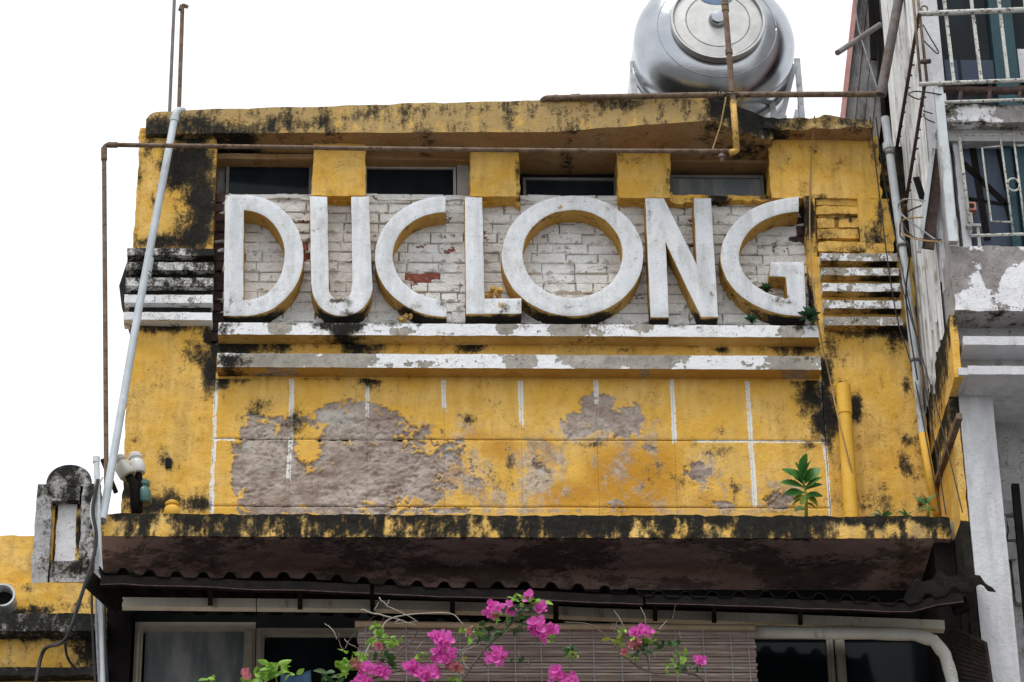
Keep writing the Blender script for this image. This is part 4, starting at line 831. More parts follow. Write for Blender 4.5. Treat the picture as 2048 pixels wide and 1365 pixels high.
# balcony parapet and mouldings below it
o = nbx('balcony_parapet', [M['neighbalc'], M['greyconc']], gx(1905, 560, -1.1), 7.5, -1.1, .0, 13.253, 13.765, .03, .006, 910); matsplit(o, lambda n, p: n.x < -.5 or n.z < -.5)
c = coords(o); setattr_(o, 'mould_shade', blobs(c, [(1915, 560, 14, 60, .2), (1990, 620, 80, 6, .3)], -1.1)); setattr_(o, 'peel', blobs(c, [(1935, 560, 24, 50, .25), (1985, 560, 18, 50, .3)], -1.1)-blobs(c, [(2030, 580, 26, 30, .45), (1955, 590, 16, 40, .4)], -1.1))
nbx('recess_wall', M['greyconc'], 3.84, 7.5, -.88, -.41, 12.80, 13.252, .04, .004, 912)
for i, (u, v0, v1) in enumerate([(1926, 673, 690), (1936, 732, 749)]): 
    nbx('moulding', M['neighwhite'], gx(u, v0, -1.08), 7.5, -1.08, -.80, gz(1980, v1, -1.08), gz(1980, v0, -1.08), .03, .0015, 915+i)
nbx('loggia_ceiling', M['neighwhite'], 3.825, 7.5, -1.06, -.3, gz(1980, 749, -1.08)+.006, gz(1980, 732, -1.08)-.004, .05, .003, 918)
# yellow flank, white column, dim loggia
o = nbx('flank_wall', M['neighyel'], 3.80, 3.85, -1.04, .33, 12.775, 13.256, .025, .005, 920); c = coords(o)
tline = (c[:, 2]-12.78)/.47; setattr_(o, 'mould_shade', np.clip(.15+.75*tline-.45*np.clip(-(c[:, 1]+.75)/.3, 0, 1), -.2, 1))
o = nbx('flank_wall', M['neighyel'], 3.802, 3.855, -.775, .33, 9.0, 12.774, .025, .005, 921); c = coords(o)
setattr_(o, 'mould_shade', np.where(c[:, 2] < LB+.02, 1.2, np.clip((c[:, 2]-12.35)/.40, -.3, .9)*.9-.1+.3*(c[:, 1] > -.1)))  # black below the ledge is shade put into the colour; mould higher up
nbx('column', M['neighwhite'], gx(1924, 880, -.78)+.004, gx(1993, 880, -.78), -.78, -.55, 8.0, 12.80, .022, .0018, 925, nscale=16)
MB().box(3.86, 7.5, -.41, -.30, 8.0, 12.9).build('loggia_back', M['greyconc'], nb_)
for i, (u0, u1, v0, v1) in enumerate([(2003, 2032, 1003, 1030), (1996, 2014, 1030, 1072), (2018, 2040, 1036, 1076), (1998, 2034, 1084, 1116), (2000, 2028, 1122, 1205), (2034, 2070, 1110, 1200)]):
    rbox('block', M['greyconc'], gx(u0, v1, -.5), gx(u1, v1, -.5), -.52+.01*i, -.42, gz(2010, v1, -.5), gz(2010, v0, -.5), .025, parent=nb_, amp=.010, nscale=14, seed=930+i)
o = bar('loose_plank', W(2030, 970, -.6), W(2062, 1310, -.6), .05, .04, M['timber'], None); tag(o, 'dark plank leaning in the loggia at the right edge', 'plank')
o = bar('loose_bar', WX(1868, 984, 3.79), WX(1919, 832, 3.78), .04, .04, M['rust'], None); tag(o, 'short brown bar fixed slantwise on the yellow flank wall', 'bar')

# cage of bars in front of the upper window
cage = empty('window_cage', 'chipped pale steel bar cage in front of the upper window', 'window cage')
def rod(name, a, b, r, mat, par, n=8): return MB().tube([a, b], r, n).build(name, M[mat], par, smooth=True)
for (u0, u1) in ((1886, 1908), (1940, 1963), (1995, 2017), (2047, 2068)): bar('bar', W(u0, -20, -1.14), W(u1, 166, -1.14), .022, .02, M['grille'], cage)
for (v, r) in ((25, .020), (166, .016)): rod('rail', W(1838, v+3, -1.16), W(2075, v-6, -1.16), r, 'grille', cage)
rod('rail', W(1884, 205, -1.14), W(2075, 199, -1.14), .012, 'grille', cage)
for u in (1922, 1980, 2040): bar('rail_bracket', W(u, 172, -1.13), W(u-2, 204, -1.13), .025, .03, M['rustdark'], cage)
def roll(name, a, b, r, mat, par):
    a, b = Vector(a), Vector(b); n = 24; return MB().tube([along(a, b, i/n)+Vector((0, 0, -.012*math.sin(math.pi*i/n))) for i in range(n+1)], [r*random.uniform(.85, 1.15) for i in range(n+1)], 10).build(name, M[mat], par, smooth=True)
roll('dirt_roll', W(1876, 178, -1.12), W(2075, 180, -1.12), .030, 'rustdark', cage)
for (a, b) in (((1838, 28), (1793, 300)), ((1849, 172), (1812, 405))):
    p, q = WX(*a, 3.76), WX(*b, 3.76); rod('spiked_rod', p, q, .013, 'rustdark', cage)
    for i in range(1, 11):
        s_ = along(p, q, i/11.0); rod('spike', s_, s_+Vector((.012+.02*random.random(), -.01, .012*random.choice((-1, 1)))), .006, 'rustdark', cage, 6)
for (u0, u1, r) in ((1825, 1842, .010), (1834, 1855, .011)): rod('rusted_upright', W(u0, -20, -1.15), W(u1, 172, -1.15), r, 'rust', cage)
rod('bolt', W(1843, 124, -1.15), W(1860, 123, -1.19), .018, 'rustdark', cage)
pipe('ring', [W(1849, 18, -1.16)+Vector((.022*math.cos(t), 0, .024*math.sin(t))) for t in np.linspace(0, 6.2, 18)], .006, M['rust'], 'small rusty ring on top of the cage rail', 'ring', n=6)
bar('post', W(1876, 178, -1.13), W(1906, 486, -1.13), .062, .05, M['pvcw'], cage)
o = bar('slanting_board', W(1876, 300, -.86), W(1856, 498, -.80), (.085), .02, M['rustdark'], None); tag(o, 'dark brown board leaning behind the white post', 'board')
o = bar('slanting_board', W(1866, 300, -.88), W(1838, 505, -.82), .03, .02, M['pvcw'], None); tag(o, 'narrow white board leaning left of the dark brown board', 'board')
# white grille with a rectangle and a ring in front of the second window
gr = empty('window_grille', 'thin white grille with a ring motif in front of the lower window', 'window grille')
def gw(*p, r=.008): return MB().tube([W(u, v, -1.0) for u, v in p], r, 6).build('grille_wire', M['grille'], gr, smooth=True)
gw((1918, 272), (1942, 473), r=.013); gw((1918, 271), (2070, 268)); gw((1942, 472), (2070, 468), r=.011); gw((2000, 270), (2027, 470)); gw((2026, 268), (2052, 470))
gw((2000, 293), (1964, 296), (1982, 443), (2024, 445)); gw((2032, 292), (2075, 291))
cc = W(2027, 370, -1.0); MB().tube([cc+Vector((.042*math.cos(t), 0, .05*math.sin(t))) for t in np.linspace(0, 2*math.pi, 25)], .008, 6).build('ring', M['grille'], gr, smooth=True)
# perforated terracotta block, little shelf and wire hangers
tb = W(1943, 412, -1.0); o = MB().lathe([(.022, -.03), (.022, .0), (.045, 0), (.045, -.06)], 4, Matrix.Translation(tb) @ Matrix.Rotation(math.radians(90), 4, 'X') @ Matrix.Rotation(math.radians(45), 4, 'Z')).build('terracotta_block', M['terra'], None); tag(o, 'small perforated terracotta block on the window sill', 'block')
MB().tube([tb+Vector((0, -.004, 0)), tb+Vector((0, .03, 0))], .019, 16).build('hole', M['dark'], o)
o = MB().box(tb.x-.05, tb.x+.05, tb.y-.01, tb.y+.05, tb.z-.17, tb.z-.15).box(tb.x+.02, tb.x+.04, tb.y, tb.y+.03, 13.768, tb.z-.15).box(tb.x-.02, tb.x, tb.y, tb.y+.03, tb.z-.15, tb.z-.055).build('sill_shelf', M['greyconc']); tag(o, 'little concrete shelf under the terracotta block', 'shelf')
for pp, lb in (([(1846, 50, -.78), (1860, 75, -.80), (1876, 102, -.80), (1872, 106, -.80), (1848, 82, -.78)], 'bent black wire hanging on the white wall strip'), ([(1884, 190, -1.15), (1845, 184, -1.2), (1826, 184, -1.2), (1818, 190, -1.2), (1838, 199, -1.2), (1845, 190, -1.2)], 'black wire hook on the cage rod'), ([(1846, 222, -.76), (1865, 228, -.78)], 'short black wire stub on the white wall strip'), ([(1846, 228, -.76), (1852, 238, -.78), (1870, 246, -.78)], 'bent black wire stub on the white wall strip below the other')):
    wire('wire_hook', pp, .005, M['hanger'], lb)
o = bar('rag_strip', W(1832, 355, -.79), W(1847, 402, -.79), .045, .012, M['timber'], None); tag(o, 'dark rag strip hanging on the white wall strip', 'rag')

# grey boarded gable with the pink fascia behind
gb = empty('boarded_gable', 'weathered grey boarded gable with a pink fascia above the roof', 'gable')
us = [(1690, 1718), (1712, 1738), (1731, 1756), (1748, 1772), (1764, 1795)]
for i in range(4):
    a0, a1 = W(us[i][0]-7, 300, .62), W(us[i][1]+1, -30, .62); b0, b1 = W(us[i+1][0]-8.5, 304, .62), W(us[i+1][1]-.5, -30, .62); y = .62+.012*(i % 2)
    V = [(p.x, y+d, p.z) for d in (0, .03) for p in (a0, b0, b1, a1)]
    MB().add(V, [(0, 1, 2, 3), (7, 6, 5, 4), (0, 4, 5, 1), (1, 5, 6, 2), (2, 6, 7, 3), (3, 7, 4, 0)]).build('board', M['fibre'], gb)
p4 = [W(1690, 300, .68), W(1800, 310, .68), W(1830, -30, .68), W(1722, -30, .68)]; MB().add([(p.x, .68+d, p.z) for d in (0, .05) for p in p4], [(0, 1, 2, 3), (7, 6, 5, 4), (0, 4, 5, 1), (1, 5, 6, 2), (2, 6, 7, 3), (3, 7, 4, 0)]).build('backing', M['timber'], gb)
bar('fascia', W(1678, 300, .60), W(1714, -30, .60), .035, .06, M['pink'], gb)
bar('post', W(1768, 250, .5), W(1752, -30, .5), .03, .03, M['timber'], gb); bar('post', W(1748, 120, .55), W(1742, -30, .55), .05, .02, M['timber'], gb)

# ------------------------------------------------------------------ left neighbour: old parapet
ln = empty('old_parapet_house', 'older yellow house with a blackened arched parapet post at the left edge', 'building')
def lbx(name, mat, u0, u1, v0, v1, Y, dep=.25, seg=.022, amp=.007, seed=0, nscale=10):
    vm = (v0+v1)/2; return rbox(name, mat, gx(u0, vm, Y), gx(u1, vm, Y), Y, Y+dep, gz((u0+u1)/2, v1, Y), gz((u0+u1)/2, v0, Y), seg, parent=ln, amp=amp, seed=seed, nscale=nscale)
YLN = .0
for i, a in enumerate([(68, 100, 968, 1165), (160, 196, 968, 1165), (100, 160, 968, 1000), (100, 160, 1122, 1165)]): 
    o = lbx('parapet_frame', M['oldneigh'], *a, YLN, .3, seed=950+i)
    setattr_(o, 'mould_shade', blobs(coords(o), [(130, 985, 60, 20, .3), (185, 1000, 20, 60, .4), (150, 1140, 40, 20, .35), (90, 1140, 10, 30, .0)], YLN))
for i, a in enumerate([(100, 108, 1000, 1122), (152, 160, 1000, 1122), (108, 152, 1000, 1008)]): 
    o = lbx('inner_frame', M['oldyel'], *a, YLN+.06, .2, seed=955+i); setattr_(o, 'mould_shade', blobs(coords(o), [(130, 1000, 40, 14, .8), (158, 1060, 10, 60, .5)], YLN))
o = lbx('inset_panel', M['neighbalc'], 112, 154, 1008, 1125, YLN+.07, .1, seed=958); setattr_(o, 'peel', np.full(len(o.data.vertices), -.35))
# arched crest
ca = W(138, 970, YLN); rr = gx(184, 970, YLN)-ca.x; n = 24; V = []
for d in (0.0, .28):
    for k in range(n+1):
        t = math.pi*k/n; V.append((ca.x+rr*math.cos(t), YLN+d, ca.z-.01+.165*math.sin(t)**.8))
Fc = [tuple(range(n+1)), tuple(range(2*n+1, n, -1))]+[(k, k+1, n+2+k, n+1+k) for k in range(n)]
o = MB().add(V, Fc).build('arched_crest', M['oldneigh'], ln); setattr_(o, 'mould_shade', np.full(len(V), .25))
o = lbx('parapet_wall', M['oldyel'], -60, 67, 1072, 1182, YLN+.02, .25, seed=960); setattr_(o, 'mould_shade', np.full(len(o.data.vertices), -.25))
o = lbx('base_course', M['oldyel'], -60, 214, 1166, 1228, YLN-.02, .3, seed=961); setattr_(o, 'mould_shade', blobs(coords(o), [(40, 1225, 80, 14, .7), (150, 1215, 40, 14, .5), (60, 1180, 12, 40, .4)], YLN)-.1)
o = lbx('cornice', M['oldneigh'], -60, 214, 1228, 1262, YLN-.16, .4, seed=962); setattr_(o, 'mould_shade', np.full(len(o.data.vertices), .38))
o = lbx('frieze', M['oldyel'], -60, 214, 1262, 1335, YLN-.03, .3, seed=963); setattr_(o, 'mould_shade', blobs(coords(o), [(150, 1270, 90, 14, .9), (190, 1310, 40, 40, .8), (60, 1275, 50, 10, .6)], YLN))
o = lbx('cornice', M['oldneigh'], -60, 214, 1335, 1350, YLN-.10, .4, seed=964); setattr_(o, 'mould_shade', np.full(len(o.data.vertices), .5))
lbx('wall', M['oldyel'], -60, 214, 1350, 1700, YLN, .3, .05, seed=965)
MB().box(gx(-60, 1200, .3), gx(214, 1200, .3), .32, 6.0, 0, gz(0, 1085, .3)).build('wall_core', M['oldyel'], ln)
# drain spout: open pipe pointing at the street
sp = W(6, 1198, -.10); m_ = MB(); n = 28; V = []
for (r, y) in ((.085, .25), (.085, -.06), (.072, -.06), (.072, .25)):
    for k in range(n): V.append((sp.x+r*math.cos(2*math.pi*k/n), sp.y+y, sp.z+r*math.sin(2*math.pi*k/n)))
o = m_.add(V, [(i*n+k, i*n+(k+1) % n, (i+1)*n+(k+1) % n, (i+1)*n+k) for i in range(3) for k in range(n)]+[tuple(3*n+k for k in range(n))]).build('spout', M['pvcw'], None, smooth=True, angle=40); tag(o, 'open grey pipe end poking out at the left edge', 'spout'); MB().tube([(sp.x, sp.y+.04, sp.z), (sp.x, sp.y+.06, sp.z)], .0715, 28).build('dark_bore', M['dark'], o)
# round stone behind the conduit at the parapet post
o = bar('strut', W(205, 920, .15), W(232, 985, .15), .03, .03, M['timber'], None); tag(o, 'dark strut leaning behind the drainpipe at the parapet post', 'strut')

# ------------------------------------------------------------------ awning, gutter strip, blind, duct
YA = -1.28
aw = empty('corrugated_awning', 'dark rusty corrugated awning hanging under the ledge', 'awning')
AU, AV = [190, 245, 458, 674, 892, 1160, 1375, 1535, 1752, 1804, 1860, 1913, 1965, 1990], [1146, 1148, 1155, 1163, 1173, 1182, 1189, 1193, 1201, 1205, 1192, 1182, 1178, 1182]
def awz(u, Y=YA): return gz(u, float(np.interp(u, AU, AV)), Y)
def sheet(u0, u1, dz):
    n = int((u1-u0)/3.2); V = []; Fc = []; NY = 6
    for j in range(NY+1):
        for i in range(n+1):
            u = u0+(u1-u0)*i/n; ph = ((u-245+26.8)/53.6) % 1.0; h = np.interp(ph, [0, .22, .36, .5, .64, .78, 1], [0, 0, .85, 1, .85, 0, 0])*.046
            x = gx(u, 1170, YA); y = YA+j*(1.22/NY); zz_ = awz(u)+h+dz+(j/NY)*.34+.012*math.sin(u*.013+j)
            if u > 1800: y = YA+j*((1.22-.77*min(1, (u-1800)/60))/NY)
            V.append((x, y, zz_))
    W_ = n+1
    for j in range(NY):
        for i in range(n): Fc.append((j*W_+i, j*W_+i+1, (j+1)*W_+i+1, (j+1)*W_+i))
    o = MB().add(V, Fc).build('sheet', M['awn'], aw, smooth=True, angle=30, fix=False)
    md = o.modifiers.new('t', 'SOLIDIFY'); md.thickness = .006; return o
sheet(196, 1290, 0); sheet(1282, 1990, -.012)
for (u0, u1) in ((200, 740), (748, 1285), (1290, 1925)):     # front batten under the sheets
    n = 12; P = [Vector((gx(u0+(u1-u0)*i/n, 1190, YA+.03), YA+.03, awz(u0+(u1-u0)*i/n)-.040+random.uniform(-.006, .006))) for i in range(n+1)]
    V = [];
    for p in P: V += [p+Vector((0, -.022, -.032)), p+Vector((0, .022, -.032)), p+Vector((0, .022, .030)), p+Vector((0, -.022, .030))]
    Fc = [(4*i+k, 4*i+4+k, 4*i+4+(k+1) % 4, 4*i+(k+1) % 4) for i in range(n) for k in range(4)]+[(0, 1, 2, 3), (4*n+3, 4*n+2, 4*n+1, 4*n)]
    bt = MB().add(V, Fc).build('batten', M['timber'], aw)
    MB().tube([p+Vector((0, -.022, -.033)) for p in P], .0035, 6).build('batten_edge', M['rustdark'], bt, smooth=True)
o = bar('end_bracket', W(1925, 1225, YA+.1), W(1915, 1200, YA+.1), .10, .06, M['awn'], aw)
o = bar('hip_flashing', W(178, 1160, YA), W(238, 1215, YA+.25), .11, .02, M['timber'], aw)
for u in (745, 905, 1112, 1310, 1428, 600, 420, 1600): 
    p = W(u, float(np.interp(u, AU, AV))+20, YA+.05); q = Vector((gx(u, 1240, -.75), -.75, gz(u, 1226+(u-745)*.03, -.75))); bar('hanger', p, q+Vector((0, .0, .0)), .05, .03, M['timber'], aw)
st0, st1 = [245, 740, 1000, 1180, 1520, 1890], [1208, 1213, 1219.5, 1229.5, 1240, 1254]
def strip(u0, u1, label):
    n = 14; P = [W(u0+(u1-u0)*i/n, float(np.interp(u0+(u1-u0)*i/n, st0, st1)), -.85) for i in range(n+1)]; V = []
    for p in P: V += [p+Vector((0, -.03, -.032)), p+Vector((0, .03, -.032)), p+Vector((0, .03, .032)), p+Vector((0, -.03, .032))]
    o = MB().add(V, [(4*i+k, 4*i+4+k, 4*i+4+(k+1) % 4, 4*i+(k+1) % 4) for i in range(n) for k in range(4)]+[(0, 1, 2, 3), (4*n+3, 4*n+2, 4*n+1, 4*n)]).build('gutter_strip', M['strip']); return tag(o, label, 'gutter')
strip(245, 512, 'pale gutter strip over the left window'); strip(514, 1106, 'pale gutter strip above the left half of the bamboo blind'); strip(1109, 1888, 'pale gutter strip above the right half of the bamboo blind')
for (u, v) in ((1533, 1240), (510, 1214), (1232, 1236)):
    wire('thin_wire', [(u, v-8, -.5), (u+1, v+6, -.5), (u, v+24, -.49)], .004, M['cable'], {1533: 'short dark wire hanging from the gutter strip beside the blind', 510: 'short dark wire at the left gutter joint', 1232: 'short dark wire above the middle of the blind'}[u])
# bamboo blind
bl = empty('bamboo_blind', 'brown bamboo roll blind behind the pink flowers', 'blind'); YBL = -1.02
po = MB().tube([W(710, 1249, YBL), W(1110, 1254, YBL-.01), W(1510, 1256, YBL)], .022, 12).build('top_pole', M['bamboopole'], bl, smooth=True)
xb0, xb1 = gx(716, 1300, YBL), gx(1512, 1300, YBL); zb = gz(1100, 1262, YBL)
sm = []
for k in range(5):
    m_ = MB(); n = 24; V = []; rr_ = random.Random(k)
    for i in range(n+1):
        x = xb0+(xb1-xb0)*i/n; dz = rr_.uniform(-.0012, .0012)
        for (dy, dz2) in ((-.004, -.0086), (.004, -.0086), (.004, .0086), (-.004, .0086)): V.append((x, dy+rr_.uniform(-.0015, .0015), dz+dz2))
    me = m_.add(V, [(4*i+q, 4*i+4+q, 4*i+4+(q+1) % 4, 4*i+(q+1) % 4) for i in range(n) for q in range(4)]+[(0, 1, 2, 3), (4*n+3, 4*n+2, 4*n+1, 4*n)]).mesh('slat'); me.materials.append(M['bamboo']); sm.append(me)
for k in range(42):
    o = bpy.data.objects.new('slat', sm[k % 5]); o.location = (random.uniform(-.006, .006), YBL+random.uniform(-.004, .004)+.0006*k, zb-k*.0212+random.uniform(-.0015, .0015)); o.rotation_euler = (random.uniform(-.25, .25), 0, 0); link(o, bl)
for u in (730, 812, 868, 920, 975, 1030, 1082, 1140, 1187, 1243, 1298, 1352, 1408, 1463, 1498):
    x = gx(u, 1320, YBL); MB().tube([(x, YBL-.012, zb+.02), (x+.004, YBL-.013, zb-.45), (x, YBL-.012, zb-.9)], .0028, 5).build('cord', M['cablegrey'], bl)
# wrapped white duct
d0 = [W(1505, 1264, -.9), W(1620, 1266, -.9), W(1740, 1267, -.9), W(1830, 1270, -.9), W(1868, 1282, -.9), W(1890, 1310, -.9), W(1902, 1350, -.9), W(1912, 1400, -.9)]
o = MB().tube([(p0*(1-t)+p1*t) for p0, p1 in zip(d0[:-1], d0[1:]) for t in (0, .33, .66)]+[d0[-1]], [.041+.002*math.sin(i*1.9) for i in range(22)], 16).build('wrapped_duct', M['duct'], None, smooth=True); tag(o, 'white tape wrapped duct bending down at the right of the windows', 'duct')
# woven screen at the lower right
wv = empty('woven_screen', 'dark woven strip screen at the lower right corner', 'screen')
wa, wb2, wc = W(1895, 1262, -.72), W(1972, 1292, -.95), W(1985, 1400, -.95)
for k in range(16):
    t = k/15; p = W(1902+t*14, 1252+t*150, -.84); q = W(1972+t*14, 1288+t*115, -1.02); bar('strip', p, q, .026, .003, M['woven'], wv)
for k in range(6):
    t = k/5; p = along(W(1904, 1254, -.84), W(1971, 1288, -1.02), t); bar('strip', p+Vector((0, -.004*(1 if k % 2 else -1), .01)), p+Vector((.04, 0, -.75)), .022, .003, M['woven'], wv)

# ------------------------------------------------------------------ plants
def leafmesh(name, L, w, fold=.25, curl=.25, n=5, ser=0):
    V = []; Fc = []
    for i in range(n+1):
        t = i/n; ww = w*math.sin(math.pi*min(1, (t*.92+.06)**(1.35 if ser else 1)))**.8*(1-(.05 if ser else .25)*t)
        if ser: ww *= 1+ser*(1 if i % 2 else -1)
        z_ = -curl*L*t*t
        V += [(-ww, t*L, z_+fold*ww), (0, t*L, z_), (ww, t*L, z_+fold*ww)]
    for i in range(n): Fc += [(3*i, 3*i+1, 3*i+4, 3*i+3), (3*i+1, 3*i+2, 3*i+5, 3*i+4)]
    me = bpy.data.meshes.new(name); me.from_pydata(V, [], Fc); me.polygons.foreach_set('use_smooth', [True]*len(Fc)); return me
def addleaf(me, mat, loc, direction, roll_, s, parent, name='leaf'):
    o = bpy.data.objects.new(name, me); d = Vector(direction).normalized(); q = d.to_track_quat('Y', 'Z') @ Euler((0, roll_, 0)).to_quaternion()
    o.matrix_world = Matrix.LocRotScale(Vector(loc), q, Vector((s, s, s))); link(o, parent)
    if not me.materials: me.materials.append(mat)
    o.material_slots[0].link = 'OBJECT'; o.material_slots[0].material = mat; return o
LF = [leafmesh('leaf', .075, .024, .3, .25), leafmesh('leaf', .065, .026, .2, .45), leafmesh('leaf', .08, .021, .5, .1)]
def bract():
    V = []; Fc = []
    for k in range(3):
        a = k*2.094+.2; ca_, sa_ = math.cos(a), math.sin(a); b = len(V)
        for (t, ww, h) in ((0, .004, 0), (.25, .017, .010), (.6, .023, .024), (.85, .014, .030), (1.0, .002, .030)):
            for s_ in (-1, 0, 1):
                r_ = t*.040+.002; V.append((ca_*r_-sa_*ww*s_, sa_*r_+ca_*ww*s_, h+(.006 if s_ else 0)+random.uniform(-.002, .002)))
        for i in range(4): Fc += [(b+3*i, b+3*i+1, b+3*i+4, b+3*i+3), (b+3*i+1, b+3*i+2, b+3*i+5, b+3*i+4)]
    me = bpy.data.meshes.new('flower'); me.from_pydata(V, [], Fc); me.polygons.foreach_set('use_smooth', [True]*len(Fc)); return me
BR = [bract() for _ in range(4)]
bg_ = empty('bougainvillea', 'bougainvillea with bright pink bracts climbing in front of the bamboo blind', 'plant'); YG = -1.5
def branch(pp, r, mat='bark'):
    P = [W(*q) for q in pp]; out = []
    for i in range(len(P)-1):
        p0 = P[max(i-1, 0)]; p1, p2 = P[i], P[i+1]; p3 = P[min(i+2, len(P)-1)]
        for k in range(5):
            t = k/5; out.append(.5*((2*p1)+(p2-p0)*t+(2*p0-5*p1+4*p2-p3)*t*t+(3*p1-p0-3*p2+p3)*t**3)+Vector((random.uniform(-1, 1), random.uniform(-1, 1), random.uniform(-1, 1)))*.003)
    out.append(P[-1]); n = len(out); MB().tube(out, [r*(1-.6*i/n) for i in range(n)], 6).build('branch', M[mat], bg_, smooth=True)
G = YG
for pp, r, mt in [([(900, 1400, G), (935, 1345, G), (968, 1300, G), (1010, 1260, G+.05), (1050, 1225, G)], .010, 'bark'), ([(700, 1400, G), (740, 1360, G), (790, 1345, G), (850, 1325, G)], .010, 'bark'), ([(770, 1345, G), (800, 1300, G), (825, 1280, G+.05), (838, 1255, G)], .008, 'bark'),
    ([(720, 1340, G), (735, 1300, G), (760, 1262, G), (790, 1235, G), (895, 1226, G), (925, 1250, G)], .007, 'twig'), ([(722, 1220, G), (760, 1230, G), (800, 1240, G), (832, 1252, G)], .006, 'twig'), ([(758, 1196, G), (775, 1212, G), (812, 1230, G), (835, 1245, G)], .004, 'twig'), ([(748, 1222, G), (758, 1205, G)], .003, 'twig'), ([(775, 1210, G), (778, 1200, G)], .003, 'twig'), ([(800, 1240, G), (790, 1248, G), (835, 1243, G)], .004, 'twig'),
    ([(850, 1345, G), (815, 1285, G), (806, 1260, G)], .005, 'bark'), ([(1450, 1400, G), (1400, 1355, G), (1360, 1345, G), (1300, 1345, G), (1258, 1320, G), (1235, 1300, G), (1215, 1275, G), (1180, 1250, G), (1130, 1245, G+.1)], .008, 'bark'), ([(1300, 1345, G), (1296, 1320, G), (1290, 1300, G)], .006, 'bark'), ([(1380, 1350, G), (1365, 1330, G), (1350, 1310, G)], .005, 'bark'),
    ([(935, 1340, G), (925, 1310, G), (950, 1290, G)], .004, 'twig'), ([(860, 1300, G), (940, 1298, G), (985, 1270, G)], .004, 'twig'), ([(1150, 1400, G), (1140, 1345, G), (1145, 1310, G)], .004, 'bark'), ([(1050, 1400, G), (1060, 1330, G), (1080, 1260, G)], .004, 'bark'), ([(540, 1420, G), (530, 1370, G), (525, 1345, G)], .006, 'bark')]:
    branch(pp, r, mt)
for q_ in (540, 700, 850, 900, 1050, 1150, 1450): branch([(860+(q_-860)*.25, 2300, G+.05), (860+(q_-860)*.5, 1900, G), (q_-(q_-860)*.2, 1600, G), (q_, 1398, G)], .014)
for i in range(46):
    u = random.choice((700, 745, 790, 830, 890, 960, 1020, 1060, 1250, 1300, 1360))+random.uniform(-35, 35); v = random.uniform(1240, 1360); a_ = random.uniform(-2.6, -.5); l_ = random.uniform(14, 48)
    branch([(u, v, G+random.uniform(-.1, .1)), (u+l_*.5*math.cos(a_)+random.uniform(-5, 5), v+l_*.5*math.sin(a_), G), (u+l_*math.cos(a_), v+l_*math.sin(a_), G+random.uniform(-.06, .06))], random.uniform(.0022, .0042), random.choice(('bark', 'bark', 'twig')))
FOL = MB()
def cluster(u, v, ru, rv, nl, mat, sc_=1.0, dy=.09):
    for i in range(int(nl*(2.0 if mat == 'leafdark' else 1.6))):
        a = random.uniform(0, 6.28); rr_ = math.sqrt(random.random()); p = W(u+ru*rr_*math.cos(a), v+rv*rr_*math.sin(a), YG+random.uniform(-dy, dy))
        d = (random.uniform(-1, 1), random.uniform(-1, .15), random.uniform(-.75, .45)); lf_, ro_, sz_ = random.choice(LF), random.uniform(-1.6, 1.6), sc_*random.uniform(.5, 1.05)
        if mat == 'leafdark':      # dark inner leaves too small to pick apart
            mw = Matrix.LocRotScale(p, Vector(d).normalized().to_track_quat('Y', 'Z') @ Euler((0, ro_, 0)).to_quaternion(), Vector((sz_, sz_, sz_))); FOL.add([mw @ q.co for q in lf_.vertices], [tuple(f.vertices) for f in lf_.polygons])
        else: addleaf(lf_, M[mat], p, d, ro_, sz_, bg_)
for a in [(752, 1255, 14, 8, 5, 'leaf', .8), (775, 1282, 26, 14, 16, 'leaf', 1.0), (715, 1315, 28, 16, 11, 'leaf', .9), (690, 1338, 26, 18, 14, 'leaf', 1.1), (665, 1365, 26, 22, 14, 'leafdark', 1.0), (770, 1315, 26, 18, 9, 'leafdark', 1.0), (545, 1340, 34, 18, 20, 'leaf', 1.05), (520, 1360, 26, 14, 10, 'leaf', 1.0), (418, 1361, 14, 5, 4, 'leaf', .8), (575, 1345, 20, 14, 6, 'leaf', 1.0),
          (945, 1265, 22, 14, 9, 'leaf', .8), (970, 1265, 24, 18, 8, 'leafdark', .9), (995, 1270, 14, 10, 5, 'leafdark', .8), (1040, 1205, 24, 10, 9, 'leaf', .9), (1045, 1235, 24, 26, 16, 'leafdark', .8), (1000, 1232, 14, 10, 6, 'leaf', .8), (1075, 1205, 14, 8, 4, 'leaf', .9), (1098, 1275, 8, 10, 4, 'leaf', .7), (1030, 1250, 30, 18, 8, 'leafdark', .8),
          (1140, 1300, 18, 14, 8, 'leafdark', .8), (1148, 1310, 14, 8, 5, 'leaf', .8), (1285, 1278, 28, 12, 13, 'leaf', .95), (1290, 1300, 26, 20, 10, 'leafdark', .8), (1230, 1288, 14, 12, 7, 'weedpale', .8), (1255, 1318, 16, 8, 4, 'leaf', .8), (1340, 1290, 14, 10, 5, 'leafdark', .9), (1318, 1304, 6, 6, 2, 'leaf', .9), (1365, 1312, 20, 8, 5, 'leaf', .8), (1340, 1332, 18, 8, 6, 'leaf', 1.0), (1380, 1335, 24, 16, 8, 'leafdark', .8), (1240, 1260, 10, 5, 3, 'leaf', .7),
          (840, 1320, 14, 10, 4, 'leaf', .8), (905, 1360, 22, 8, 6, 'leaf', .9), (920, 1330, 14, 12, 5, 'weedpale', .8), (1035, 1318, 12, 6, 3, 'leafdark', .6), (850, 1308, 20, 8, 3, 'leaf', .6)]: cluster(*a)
tag(FOL.build('foliage', M['leafdark'], bg_, smooth=True, fix=False), kind='stuff')
